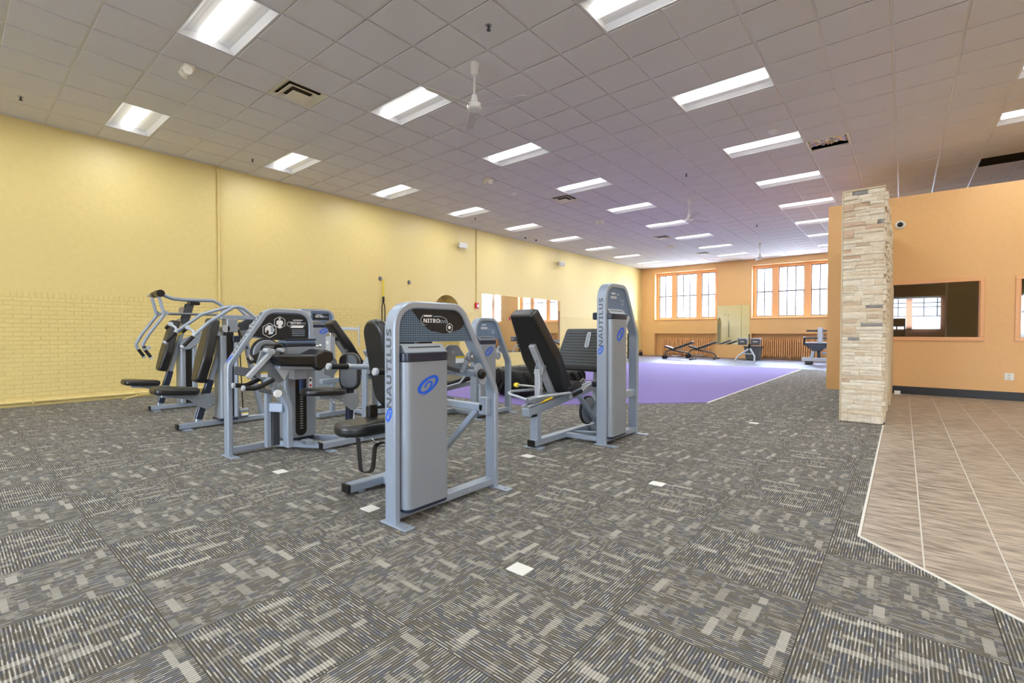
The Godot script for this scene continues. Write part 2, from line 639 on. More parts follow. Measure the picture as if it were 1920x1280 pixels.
func plank_tex(s: int) -> ImageTexture:
	var f := FastNoiseLite.new()
	f.seed = s
	f.frequency = 0.012
	f.fractal_octaves = 5
	var w := 256
	var h := 512
	var im := Image.create(w, h, false, Image.FORMAT_RGB8)
	for y in h:
		for x in w:
			var v := f.get_noise_2d(x * 0.8, y * 6.0) * 0.8 + f.get_noise_2d(x * 0.9 + 900, y * 1.8) * 0.55
			var c := clampf(0.88 + v * 0.42, 0.5, 1.12)
			im.set_pixel(x, y, Color(minf(c, 1), minf(c * 0.985, 1), minf(c * 0.97, 1)))
	return ImageTexture.create_from_image(im)

# one carpet tile: ribs along u, pale bars across them
func carpet_tex(s: int) -> ImageTexture:
	var R := RandomNumberGenerator.new()
	R.seed = s
	var N := 1024
	var ribs := 50
	var steps := 128
	var a := PackedByteArray()
	a.resize(N * N * 3)
	# each cell of the weave (rib k, step j along it): how pale its yarn is, how blue the ground beside it, how far a bar fills it
	var pale := PackedFloat32Array()
	pale.resize(ribs * steps)
	var blue := PackedFloat32Array()
	blue.resize(ribs * steps)
	var bar := PackedFloat32Array()
	bar.resize(ribs * steps)
	for k in ribs:
		var j := 0
		while j < steps:
			var run := R.randi_range(3, 12)
			var p := R.randf_range(0.35, 0.75) if R.randf() < 0.62 else R.randf_range(0.8, 1.15)
			var b := R.randf_range(0.4, 1.0) if R.randf() < 0.45 else 0.0
			for q in run:
				if j + q < steps:
					pale[k * steps + j + q] = p
					blue[k * steps + j + q] = b
			j += run
	for q in 66:                                                       # bars across the ribs
		var w := R.randi_range(2, 5)
		var l := R.randi_range(2, 5)
		var p := R.randf_range(0.15, 0.55)
		if q % 6 == 0:
			l = R.randi_range(7, 12); w = R.randi_range(5, 8); p = R.randf_range(0.5, 0.9)
		elif q % 3 == 0:
			l = R.randi_range(3, 7); w = R.randi_range(4, 7); p = R.randf_range(0.3, 0.8)
		var k0 := R.randi_range(0, ribs - l)
		var j0 := R.randi_range(0, steps - w - 1)
		for k in l:
			for j in w:
				var at := (k0 + k) * steps + j0 + j
				bar[at] = maxf(bar[at], p)
				blue[at] *= 0.3
	for y in N:
		var k := y * ribs / N
		var ph := float(y * ribs % N) / N
		for x in N:
			var at := k * steps + x * steps / N
			var p := pale[at]
			var b := blue[at]
			var noise := R.randf_range(-0.055, 0.055)
			var r := lerpf(0.365, 0.335, b) + noise
			var gg := lerpf(0.348, 0.345, b) + noise
			var bb := lerpf(0.315, 0.375, b) + noise
			var gap := clampf(1.0 - minf(ph, 1.0 - ph) * 9.0, 0.0, 1.0)      # shadowed furrow between two ribs
			r -= gap * 0.14; gg -= gap * 0.13; bb -= gap * 0.12
			var wide := 3.4 if p > 0.8 else 5.2
			var line := clampf(1.25 - absf(ph - 0.5) * wide * 1.35, 0.0, 1.0)
			var t := clampf(maxf(line * p * 0.82, bar[at] * (0.62 + 0.38 * line) * (1.0 - gap * 0.4)) + noise, 0.0, 1.0)
			var o := (y * N + x) * 3
			a[o] = int(clampf(lerpf(r, 0.84, t), 0, 1) * 255)
			a[o + 1] = int(clampf(lerpf(gg, 0.828, t), 0, 1) * 255)
			a[o + 2] = int(clampf(lerpf(bb, 0.785, t), 0, 1) * 255)
	return ImageTexture.create_from_image(Image.create_from_data(N, N, false, Image.FORMAT_RGB8, a))

# ---------------------------------------------------------------- the hall
func build_room():
	# left wall: smooth painted plaster above, painted brick below, an arched niche between
	var mb := MB.new()
	var th := 0.5
	for s in [[WALL_F - 0.3, 9.2], [10.25, WALL_B + 0.55]]:
		mb.bx(V3(WALL_L - th, 1.80, s[0]), V3(WALL_L, 4.95, s[1]))
		mb.bx(V3(WALL_L - th, -0.3, s[0]), V3(WALL_L - 0.003, 1.80, s[1]))
	var pg := PackedVector2Array([Vector2(9.2, 4.95), Vector2(9.2, 1.77)])
	for k in range(1, 16):
		var a := PI - PI * k / 16.0
		pg.append(Vector2(9.725 + 0.525 * cos(a), 1.77 + 0.525 * sin(a)))
	pg.append(Vector2(10.25, 1.77)); pg.append(Vector2(10.25, 4.95))
	mb.ext(pg, V3(WALL_L - th, 0, 0), V3(0, 0, 1), V3(0, 1, 0), V3(1, 0, 0), th)
	mb.bx(V3(WALL_L - th - 0.05, -0.3, 9.1), V3(WALL_L - th, 2.5, 10.35))
	var wl := struct("wall_left", mb, M.yellow_paint)
	build_bricks(wl)
	mb = MB.new()                                                      # speckled lining on the far cheek of the niche
	mb.bx(V3(WALL_L - 0.46, 0.0, 9.19), V3(WALL_L - 0.03, 2.0, 9.215))
	put("mosaic_lining", mb, M.mosaic, wl)

	# back wall: four window bays, each over a radiator recess
	var bays := [-8.345, -3.79, 0.74, 5.27]
	var up := MB.new()
	var low := MB.new()
	var x := WALL_L - 0.5
	var d0 := WALL_B
	var d1 := WALL_B + 0.55
	for c in bays + [99.0]:
		var to: float = minf(c - 1.515, WALL_R + 0.3)
		up.bx(V3(x, 1.80, d0), V3(to, 4.95, d1))
		low.bx(V3(x, -0.3, d0), V3(to, 1.80, d1))
		if c > 50: break
		up.bx(V3(c - 1.515, 4.20, d0), V3(c + 1.515, 4.95, d1))
		low.bx(V3(c - 1.515, 1.125, d0), V3(c + 1.515, 1.80, d1))
		low.bx(V3(c - 1.515, -0.3, d0 + 0.30), V3(c + 1.515, 1.125, d1))
		x = c + 1.515
	var wb := struct("wall_back", up, M.orange_paint)
	put("brick_dado", low, M.orange_brick, wb)
	for k in 4:
		back_window(k + 1, bays[k])

	# front wall behind the viewer, with wide shop windows
	mb = MB.new()
	x = WALL_L - 0.5
	for c in [-4.2, 5.2, 99.0]:
		var to: float = minf(c - 1.7, WALL_R + 0.3)
		mb.bx(V3(x, -0.3, WALL_F - 0.3), V3(to, 4.95, WALL_F))
		if c > 50: break
		mb.bx(V3(c - 1.7, 2.9, WALL_F - 0.3), V3(c + 1.7, 4.95, WALL_F))
		mb.bx(V3(c - 1.7, -0.3, WALL_F - 0.3), V3(c + 1.7, 0.5, WALL_F))
		x = c + 1.7
	struct("wall_front", mb, M.orange_paint)
	var n := 5
	for c in [-4.2, 5.2]:
		var w := tag(thing("window_%d" % n, "", "", V3(c, 0.5, WALL_F)), "", "", "", "structure")
		n += 1
		var fr := MB.new()
		for s in [-1.66, 0.0, 1.66]:
			fr.bx(V3(c + s - 0.04, 0.5, WALL_F - 0.2), V3(c + s + 0.04, 2.9, WALL_F - 0.1))
		for yy in [0.54, 2.1, 2.86]:
			fr.bx(V3(c - 1.7, yy - 0.04, WALL_F - 0.2), V3(c + 1.7, yy + 0.04, WALL_F - 0.1))
		put("frame", fr, M.dark_grey, w)
		fr = MB.new()
		fr.bx(V3(c - 1.7, 0.5, WALL_F - 0.16), V3(c + 1.7, 2.9, WALL_F - 0.155))
		put("pane", fr, M.dimming_glass, w)
	# right wall
	mb = MB.new()
	mb.bx(V3(WALL_R, -0.3, WALL_F - 0.3), V3(WALL_R + 0.3, 4.95, WALL_B + 0.55))
	struct("wall_right", mb, M.orange_paint)

	# the partition with interior windows, lower than the ceiling
	var P0 := 11.75
	var P1 := 11.90
	var top := 3.765
	var L := -1.225
	mb = MB.new()
	var wins := [[-0.17, 1.04], [1.53, 2.74], [3.23, 4.44]]
	x = L
	for w in wins + [[99.0, 99.0]]:
		var to: float = minf(w[0], WALL_R)
		mb.bx(V3(x, 0, P0), V3(to, top, P1))
		if w[0] > 50: break
		mb.bx(V3(w[0], 2.09, P0), V3(w[1], top, P1))
		mb.bx(V3(w[0], 0, P0), V3(w[1], 1.085, P1))
		x = w[1]
	mb.bx(V3(L, 0, P1), V3(L + 0.12, top, 17.0))
	mb.bx(V3(L, top - 0.12, P1), V3(WALL_R, top, 17.12))
	struct("wall_partition", mb, M.orange_paint)
	n = 9
	for w in wins:
		var wn := tag(thing("window_%d" % n, "", "", V3(w[0], 1.0, P0)), "", "", "", "structure")
		n += 1
		var f := MB.new()
		var c0: float = w[0]
		var c1: float = w[1]
		f.bx(V3(c0 - 0.06, 2.085, P0 - 0.022), V3(c1 + 0.06, 2.15, P0 + 0.002), 0.004)
		f.bx(V3(c0 - 0.06, 1.02, P0 - 0.022), V3(c1 + 0.06, 1.09, P0 + 0.002), 0.004)
		f.bx(V3(c0 - 0.06, 1.09, P0 - 0.022), V3(c0, 2.085, P0 + 0.002), 0.004)
		f.bx(V3(c1, 1.09, P0 - 0.022), V3(c1 + 0.06, 2.085, P0 + 0.002), 0.004)
		f.bx(V3(c0, 1.085, P0), V3(c0 + 0.012, 2.09, P1)); f.bx(V3(c1 - 0.012, 1.085, P0), V3(c1, 2.09, P1))
		put("frame", f, M.orange_gloss, wn)
		f = MB.new()
		f.bx(V3(c0 + 0.012, 1.085, P0 + 0.07), V3(c1 - 0.012, 2.09, P0 + 0.076))
		put("pane", f, M.tinted_glass, wn)
	mb = MB.new()
	mb.bx(V3(-0.19, 0, P0 - 0.014), V3(WALL_R, 0.145, P0 + 0.001), 0.003)
	struct("baseboard_right", mb, M.black_base)
	# office behind the partition: far wall with a window and a blind, an olive screen
	mb = MB.new()
	mb.bx(V3(L, 0, 17.0), V3(-0.30, top, 17.12)); mb.bx(V3(0.76, 0, 17.0), V3(WALL_R, top, 17.12))
	mb.bx(V3(-0.30, 2.12, 17.0), V3(0.76, top, 17.12)); mb.bx(V3(-0.30, 0, 17.0), V3(0.76, 1.27, 17.12))
	struct("wall_office", mb, M.dark_room)
	var ow := tag(thing("window_12", "", "", V3(0.2, 1.27, 17.0)), "", "", "", "structure")
	mb = MB.new()
	mb.bx(V3(0.05, 1.27, 16.97), V3(0.18, 2.10, 17.10), 0.004)
	put("mullion", mb, M.dark_room, ow)
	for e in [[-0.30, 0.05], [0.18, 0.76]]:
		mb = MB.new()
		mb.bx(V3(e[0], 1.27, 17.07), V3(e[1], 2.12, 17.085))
		put("pane", mb, M.glowing_pane, ow)  # emission stands in for the bright outdoors
	for xx in [-0.12, 0.42, 0.69]:
		mb = MB.new()
		mb.bx(V3(xx - 0.010, 1.62, 17.04), V3(xx + 0.010, 2.12, 17.069))
		put("muntin", mb, M.black_plastic, ow)
	for yy in [1.62, 1.87, 1.985]:
		mb = MB.new()
		mb.bx(V3(-0.30, yy - 0.010, 17.035), V3(0.76, yy + 0.010, 17.068))
		put("muntin", mb, M.black_plastic, ow)
	mb = MB.new()
	mb.bx(V3(-0.32, 2.10, 16.94), V3(0.76, 2.16, 17.0), 0.004)
	put("head_rail", mb, M.white_metal, ow)
	mb = MB.new()
	mb.bx(V3(0.76, 2.145, 16.95), V3(0.93, 2.16, 16.97), 0.002)
	put("curtain_rod", mb, M.white_metal, ow)
	var al := AreaLight3D.new()  # added fill lamp that brightens the dim office from its window
	al.name = "added_office_fill"
	al.area_size = Vector2(0.95, 0.75)
	al.light_energy = 1.2
	al.light_color = Color(0.88, 0.94, 1.0)
	al.area_range = 20.0
	al.area_attenuation = 2.0
	al.shadow_enabled = true
	ow.add_child(al, true)
	al.position = g(V3(0.23, 1.70, 16.92)) - world_of(ow)
	var ch := thing("chair", "dark brown chair back with cut-outs, seen through the interior window", "chair", V3(-0.15, 0, 16.2))
	mb = MB.new()
	mb.bx(V3(-0.32, 1.33, 16.2), V3(0.04, 1.55, 16.23), 0.01)
	mb.bx(V3(-0.32, 0.95, 16.2), V3(0.04, 1.24, 16.23), 0.01)
	for xx in [-0.32, -0.155, 0.01]:
		mb.bx(V3(xx, 1.20, 16.2), V3(xx + 0.03, 1.36, 16.23), 0.004)
	put("backrest", mb, M.chair_brown, ch)
	mb = MB.new()
	mb.bx(V3(-0.34, 0.42, 15.75), V3(0.06, 0.48, 16.22), 0.02)
	put("seat", mb, M.chair_brown, ch)
	for xx in [-0.31, 0.0]:
		for dd2 in [15.79, 16.2]:
			mb = MB.new()
			mb.bx(V3(xx, 0.0, dd2), V3(xx + 0.03, 0.96 if dd2 > 16 else 0.43, dd2 + 0.03), 0.004)
			put("leg", mb, M.chair_brown, ch)
	mb = MB.new()
	mb.bx(V3(0.675, 0, 13.44), V3(0.70, 2.6, 13.56), 0.004)
	struct("trim_1", mb, M.beige_board)
	mb = MB.new()
	mb.bx(V3(0.70, 0, 13.45), V3(2.4, 2.6, 13.55), 0.004)
	var sc := tag(put("screen_panel", mb, M.olive_paint), "dark olive screen standing in the dim office, seen through the interior window", "screen")
	sc.set_meta("kind", "thing")


func build_bricks(wall: Node):
	# running bond of painted bricks below a soldier course; the nearest 300 each stand alone
	var course := 0.0695
	var cells := []
	for r in 25:
		var y := 0.004 + r * 0.0684
		var d := WALL_F + (0.1 if r % 2 else 0.0)
		while d < WALL_B:
			if d + 0.2 < 9.2 or d > 10.25:
				cells.append([V3(WALL_L - 0.002, y + 0.0342, d + 0.1), V3(0.005, 0.0315, 0.0970)])
			d += 0.2
	var dd := WALL_F
	while dd < WALL_B:
		if dd + 0.069 < 9.2 or dd > 10.25:
			cells.append([V3(WALL_L - 0.002, 1.756, dd + 0.034), V3(0.005, 0.0435, 0.0315)])
		dd += 0.069
	var near := []
	var rest := MB.new()
	for c in cells:
		if in_view(c[0], 1.0): near.append(c)
		else: rest.box(c[0], c[1], 0.0)
	by_size(near)
	var shapes := {}
	for k in near.size():
		var c: Array = near[k]
		if k < 300:
			var key: String = "b%d" % (0 if c[1].z > 0.05 else 1)
			if not shapes.has(key):
				var m := MB.new()
				m.box(Vector3.ZERO, c[1], 0.004)
				shapes[key] = m.mesh(Vector3.ZERO)
			again("brick", shapes[key], M.yellow_paint, wall, c[0] + V3(rng.randf_range(-0.0008, 0.0008), 0, 0))
		else:
			var o: Vector3 = c[0] + V3(rng.randf_range(-0.0008, 0.0008), 0, 0)
			var h: Vector3 = c[1]
			rest.box(o, h, 0.004 if o.distance_to(EYE) < 13.0 else 0.0)
	put("brickwork", rest, M.yellow_paint, wall, "stuff")


func back_window(n: int, c: float):
	var w := tag(thing("window_%d" % n, "", "", V3(c, 1.82, WALL_B)), "", "", "", "structure")
	var df := WALL_B + 0.27
	var fr := MB.new()
	# outer casing and mullions
	for s in [[-1.515, -1.38], [-0.735, -0.49], [0.49, 0.735], [1.38, 1.515]]:
		fr.bx(V3(c + s[0], 1.80, df), V3(c + s[1], 4.20, df + 0.14), 0.008)
	fr.bx(V3(c - 1.515, 4.08, df - 0.01), V3(c + 1.515, 4.20, df + 0.14), 0.008)
	fr.bx(V3(c - 1.515, 1.80, df - 0.02), V3(c + 1.515, 1.90, df + 0.14), 0.008)
	# narrow casing on the wall's face
	fr.bx(V3(c - 1.56, 1.80, WALL_B - 0.015), V3(c - 1.515, 4.24, WALL_B + 0.02), 0.004)
	fr.bx(V3(c + 1.515, 1.80, WALL_B - 0.015), V3(c + 1.56, 4.24, WALL_B + 0.02), 0.004)
	fr.bx(V3(c - 1.56, 4.20, WALL_B - 0.015), V3(c + 1.56, 4.245, WALL_B + 0.02), 0.004)
	put("frame", fr, M.orange_gloss, w)
	var sl := MB.new()
	sl.bx(V3(c - 1.54, 1.795, WALL_B - 0.03), V3(c + 1.54, 1.83, df), 0.006)
	put("sill", sl, M.orange_gloss, w)
	for s in [[-1.38, -0.735, 2], [-0.49, 0.49, 3], [0.735, 1.38, 2]]:
		var a: float = c + s[0]
		var b: float = c + s[1]
		var sash := MB.new()
		for yy in [1.915, 3.01, 4.07]:
			sash.bx(V3(a, yy - 0.025, df + 0.03), V3(b, yy + 0.025, df + 0.08), 0.004)
		for xx in [a + 0.015, b - 0.015]:
			sash.bx(V3(xx - 0.015, 1.90, df + 0.03), V3(xx + 0.015, 4.08, df + 0.08), 0.003)
		var so := put("sash", sash, M.muntin, w)
		for k in range(1, s[2]):
			var xx := lerpf(a, b, float(k) / s[2])
			var mu := MB.new()
			mu.bx(V3(xx - 0.018, 1.93, df + 0.035), V3(xx + 0.018, 4.05, df + 0.075))
			put("muntin", mu, M.muntin, so)
		for k in s[2]:
			for yy in [[1.94, 2.985], [3.035, 4.045]]:
				var gl := MB.new()
				gl.bx(V3(lerpf(a, b, float(k) / s[2]) + 0.018, yy[0], df + 0.053), V3(lerpf(a, b, float(k + 1) / s[2]) - 0.018, yy[1], df + 0.057))
				put("pane", gl, M.window_glass, so)
	# radiator below
	var rad := thing("radiator", ["orange painted column radiator in the recess behind the two exercise benches", "orange painted column radiator in the recess behind the grey waste bin", "orange painted radiator under the window behind the office", "orange painted radiator under the window at the far right end"][n - 1], "radiator", V3(c, 0, WALL_B + 0.15))
	var xa := c - 1.18
	var cnt := 28
	var sec := MB.new()
	sec.ext(rounded(0.048, 0.80, 0.022, 4), V3(0, 0.50, -0.09), V3(1, 0, 0), V3(0, 1, 0), V3(0, 0, 1), 0.18, 0.012, 2, true)
	var sm := sec.mesh(Vector3.ZERO)
	for k in cnt:
		again("section", sm, M.orange_gloss, rad, V3(xa + (k + 0.5) * 2.36 / cnt, 0, WALL_B + 0.15))
	var pipe := MB.new()
	for yy in [0.20, 0.80]:
		pipe.tube([V3(xa - 0.03, yy, WALL_B + 0.15), V3(xa + 2.39, yy, WALL_B + 0.15)], 0.022, 8)
	for xx in [xa + 0.05, c, xa + 2.31]:
		pipe.bx(V3(xx - 0.02, 0, WALL_B + 0.09), V3(xx + 0.02, 0.14, WALL_B + 0.20), 0.004)
	put("supply_pipe", pipe, M.orange_gloss, rad)


# ---------------------------------------------------------------- ceiling
func cx(ix: float) -> float:
	return GX + ix * PITCH

func cd(iz: float) -> float:
	return GD + iz * PITCH

func build_ceiling():
	var mb := MB.new()
	mb.bx(V3(WALL_L - 0.5, CEIL + 0.28, WALL_F - 0.3), V3(WALL_R + 0.3, CEIL + 0.50, WALL_B + 0.55))
	var c := struct("ceiling", mb, M.plenum)
	# what takes the place of tiles
	var lamps := []
	var taken := {}
	for col in [[-14, -22, 26], [-8, -22, 26], [-2, -22, 26], [10, -22, 6]]:
		var iz: int = col[1]
		while iz <= col[2]:
			lamps.append([col[0], iz])
			iz += 4
	for iz in [-19, -15, -11, -7, -3, 1, 5, 8]:
		lamps.append([4, iz])
	var mids := {}
	for l in lamps:
		mids[Vector2i(l[0] + 1, l[1])] = true
		taken[Vector2i(l[0], l[1])] = true
		taken[Vector2i(l[0] + 1, l[1])] = true
	var vents := [[-9, -4, 0], [0, 7, 1], [-9, 7, 0], [-9, 17, 0], [-9, 24, 0]]
	for v in vents:
		taken[Vector2i(v[0], v[1])] = true
	var grille := [4, 12]
	taken[Vector2i(4, 12)] = true
	taken[Vector2i(5, 12)] = true
	mids[Vector2i(5, 12)] = true
	# tiles
	var near := []
	var rest := MB.new()
	var gap := 0.0115
	for ix in range(-16, 15):
		for iz in range(-20, 31):
			if taken.has(Vector2i(ix, iz)): continue
			var x0 := maxf(cx(ix) + gap, WALL_L)
			var x1 := minf(cx(ix + 1) - gap, WALL_R)
			var d0 := maxf(cd(iz) + gap, WALL_F)
			var d1 := minf(cd(iz + 1) - gap, WALL_B)
			if x1 - x0 < 0.02 or d1 - d0 < 0.02: continue
			var p := V3((x0 + x1) * 0.5, CEIL, (d0 + d1) * 0.5)
			var h := V3((x1 - x0) * 0.5, 0.008, (d1 - d0) * 0.5)
			if in_view(p, 1.0): near.append([p, h])
			else: rest.box(p, h, 0.0)
	by_size(near)
	var shapes := {}
	for k in near.size():
		var e: Array = near[k]
		if k < 300:
			var key := "%.3f %.3f" % [e[1].x, e[1].z]
			if not shapes.has(key):
				var m := MB.new()
				m.box(Vector3.ZERO, e[1], 0.005)
				shapes[key] = m.mesh(Vector3.ZERO)
			again("ceiling_tile", shapes[key], M.ceiling_tile, c, e[0] + V3(0, rng.randf_range(-0.0008, 0.0008), 0))
		else:
			rest.box(e[0], e[1], 0.004)
	put("ceiling_tiles", rest, M.ceiling_tile, c, "stuff")
	# grid of tees: the face of a tee is a little above the tiles' faces
	for ix in range(-15, 15):
		var x := cx(ix)
		if x < WALL_L or x > WALL_R: continue
		var t := MB.new()
		var from := WALL_F
		for iz in range(-20, 31):
			if mids.has(Vector2i(ix, iz)):
				if cd(iz) > from: t.bx(V3(x - 0.012, CEIL + 0.005, from), V3(x + 0.012, CEIL + 0.03, cd(iz) + 0.0115))
				from = cd(iz + 1) - 0.0115
		t.bx(V3(x - 0.012, CEIL + 0.005, from), V3(x + 0.012, CEIL + 0.03, WALL_B))
		put("ceiling_tee", t, M.tee_white, c)
	for iz in range(-19, 30):
		var d := cd(iz)
		if d < WALL_F or d > WALL_B: continue
		var t := MB.new()
		t.bx(V3(WALL_L, CEIL + 0.006, d - 0.0115), V3(WALL_R, CEIL + 0.029, d + 0.0115))
		put("ceiling_tee", t, M.tee_white, c)
	# lamps
	var first: Node3D = null
	for l in lamps:
		var at := V3(cx(l[0] + 1), CEIL, cd(l[1] + 0.5))
		var row: String = {-14: "along the yellow wall", -8: "in the run left of the ceiling fans", -2: "in the run right of the ceiling fans", 4: "in the run above the tiled walkway", 10: "in the run at the far right"}[l[0]]
		if first == null:
			first = make_troffer(at)
		var o: Node3D = first
		if at != V3(cx(-13), CEIL, cd(-21.5)):
			o = first.duplicate()
			o.name = numbered("ceiling_light")
			add_child(o)
			o.position = g(at)
		o.set_meta("label", row)
		o.set_meta("group", "recessed ceiling lights " + row)
	lamp_labels()
	# vents
	var k := 0
	for v in vents:
		if v[2] == 0: make_diffuser(v, k)
		else: make_foil_vent(v)
		k += 1
	var gr := thing("return_grille", "black slatted return air grille in the ceiling above the orange partition", "vent", V3(cx(5), CEIL, cd(12.5)))
	mb = MB.new()
	mb.bx(V3(cx(4) + 0.02, CEIL + 0.01, cd(12) + 0.02), V3(cx(6) - 0.02, CEIL + 0.1, cd(13) - 0.02))
	put("backing", mb, M.grille_black, gr)
	for q in 18:
		mb = MB.new()
		mb.box(V3(cx(5), CEIL, cd(12) + 0.04 + q * 0.031), V3(0.58, 0.001, 0.012), 0.0, V3(1, 0, 0), V3(0, 0.8, 0.6), V3(0, -0.6, 0.8))
		put("slat", mb, M.grille_black, gr)
	build_fans()
	build_ceiling_bits()


func lamp_labels():
	# each light by its place in its run
	var order := {}
	for o in get_children():
		if str(o.name).begins_with("ceiling_light"):
			var key := "%.1f" % o.position.x
			if not order.has(key): order[key] = []
			order[key].append(o)
	var words := ["first", "second", "third", "fourth", "fifth", "sixth", "seventh", "eighth", "ninth", "tenth", "eleventh", "twelfth", "thirteenth"]
	for key in order:
		var run: Array = order[key]
		run.sort_custom(func(a, b): return a.position.z > b.position.z)
		var k := 0
		var j := 0
		for o in run:
			var row := str(o.get_meta("label"))
			if in_view(Vector3(o.position.x, o.position.y, -o.position.z), 0.98):
				o.set_meta("label", "%s nearest white ceiling light %s" % [words[k], row] if k else "nearest white ceiling light " + row)
				k += 1
			else:
				o.set_meta("label", "%s white ceiling light outside the view %s" % [words[j], row])
				j += 1


func make_troffer(at: Vector3) -> Node3D:
	var o := thing("ceiling_light", "", "ceiling light", at)
	var hx := PITCH - 0.012
	var hd := PITCH * 0.5 - 0.012
	var fr := MB.new()
	var y := at.y
	fr.bx(V3(at.x - hx, y - 0.006, at.z - hd), V3(at.x + hx, y + 0.012, at.z - hd + 0.012), 0.002)
	fr.bx(V3(at.x - hx, y - 0.006, at.z + hd - 0.012), V3(at.x + hx, y + 0.012, at.z + hd), 0.002)
	fr.bx(V3(at.x - hx, y - 0.006, at.z - hd), V3(at.x - hx + 0.012, y + 0.012, at.z + hd), 0.002)
	fr.bx(V3(at.x + hx - 0.012, y - 0.006, at.z - hd), V3(at.x + hx, y + 0.012, at.z + hd), 0.002)
	put("frame", fr, M.white_metal, o)
	# curved reflector, in section across d
	var sec := []
	for k in 13:
		var t := float(k) / 12.0
		var dd := lerpf(-hd + 0.01, hd - 0.01, t)
		var e := absf(dd) / (hd - 0.01)
		sec.append(Vector2(dd, 0.085 * sqrt(maxf(0.0, 1.0 - pow(e, 2.4)))))
	var rf := MB.new()
	for k in 12:
		var p: Vector2 = sec[k]
		var q: Vector2 = sec[k + 1]
		var nn := Vector3(0, -(q.x - p.x), q.y - p.y).normalized()
		rf.flat(V3(at.x - hx + 0.01, y + p.y, at.z + p.x), V3(at.x + hx - 0.01, y + p.y, at.z + p.x), V3(at.x + hx - 0.01, y + q.y, at.z + q.x), V3(at.x - hx + 0.01, y + q.y, at.z + q.x), nn)
		for s: float in [-1.0, 1.0]:
			rf.flat(V3(at.x + s * (hx - 0.01), y, at.z + p.x), V3(at.x + s * (hx - 0.01), y, at.z + q.x), V3(at.x + s * (hx - 0.01), y + q.y, at.z + q.x), V3(at.x + s * (hx - 0.01), y + p.y, at.z + p.x), V3(-s, 0, 0))
	rf.bx(V3(at.x - hx, y + 0.09, at.z - hd), V3(at.x + hx, y + 0.11, at.z + hd))
	put("reflector", rf, M.white_metal, o)
	# the lens: a shallow trough of diffusing acrylic down the middle
	var ln := MB.new()
	var lp := []
	for k in 9:
		var a := PI * k / 8.0
		lp.append(V3(at.x, y + 0.045 - 0.05 * sin(a), at.z - 0.068 * cos(a)))
	for k in 8:
		var p: Vector3 = lp[k]
		var q: Vector3 = lp[k + 1]
		var X := V3(hx - 0.03, 0, 0)
		ln.flat(p - X, p + X, q + X, q - X, ((p + q) * 0.5 - V3(at.x, y + 0.045, at.z)).normalized())
	for s: float in [-1.0, 1.0]:
		for k in 8:
			var X := V3(s * (hx - 0.03), 0, 0)
			ln.tri(V3(at.x, y + 0.045, at.z) + X, lp[k] + X, lp[k + 1] + X, V3(s, 0, 0), V3(s, 0, 0), V3(s, 0, 0))
	put("lens", ln, M.light_lens, o)
	for s: float in [-1.0, 1.0]:
		var cl := MB.new()
		var ring := []
		for k in 9:
			var a := PI * k / 8.0
			ring.append(V3(at.x + s * (hx - 0.028), y + 0.045 - 0.054 * sin(a), at.z - 0.073 * cos(a)))
		cl.tube(ring, 0.003, 5)
		put("end_clip", cl, M.steel, o)
	var al := AreaLight3D.new()
	al.name = "glow"
	al.area_size = Vector2(1.12, 0.50)
	al.light_energy = 2.3
	al.light_color = Color(0.985, 1.0, 0.985)
	al.area_range = 40.0
	al.area_attenuation = 2.0
	al.shadow_enabled = true
	o.add_child(al, true)
	al.rotation = Vector3(-PI * 0.5, 0, 0)
	al.position = Vector3(0, -0.012, 0)
	return o


func make_diffuser(v: Array, k: int):
	var a := V3(cx(v[0] + 0.5), CEIL, cd(v[1] + 0.5))
	var where: String = ["nearest the viewer, left of the ceiling lights", "", "beyond the first ceiling fan", "behind the second ceiling fan", "near the far windows"][k]
	var o := thing("air_diffuser", "square stepped ceiling air diffuser " + where, "vent", a, "")
	var h := PITCH * 0.5 - 0.012
	for r in 3:
		var s := h - r * 0.078
		var y0 := a.y - 0.004 - r * 0.014
		var mb := MB.new()
		if r == 2:
			mb.box(V3(a.x, y0 - 0.004, a.z), V3(s, 0.004, s), 0.003)
			put("centre_plate", mb, M.vent_cream, o)
			continue
		var w := 0.070                                                # a sloped square ring
		for q in 4:
			var X: Vector3 = [V3(1, 0, 0), V3(0, 0, 1), V3(-1, 0, 0), V3(0, 0, -1)][q]
			var Z: Vector3 = [V3(0, 0, 1), V3(-1, 0, 0), V3(0, 0, -1), V3(1, 0, 0)][q]
			var c0 := V3(a.x, y0, a.z)
			var p0 := c0 + X * s + Z * s
			var p1 := c0 + X * s - Z * s
			var p2 := c0 + X * (s - w) - Z * (s - w) + V3(0, 0.03, 0)
			var p3 := c0 + X * (s - w) + Z * (s - w) + V3(0, 0.03, 0)
			mb.flat(p0, p1, p2, p3, (V3(0, -1, 0) - X * 0.5).normalized())
			mb.flat(p0, p1, p1 + V3(0, 0.012, 0), p0 + V3(0, 0.012, 0), X)
		put("vane", mb, M.vent_cream, o)
	var bk := MB.new()
	bk.bx(V3(a.x - h, a.y + 0.06, a.z - h), V3(a.x + h, a.y + 0.08, a.z + h))
	put("duct_back", bk, M.grille_black, o)


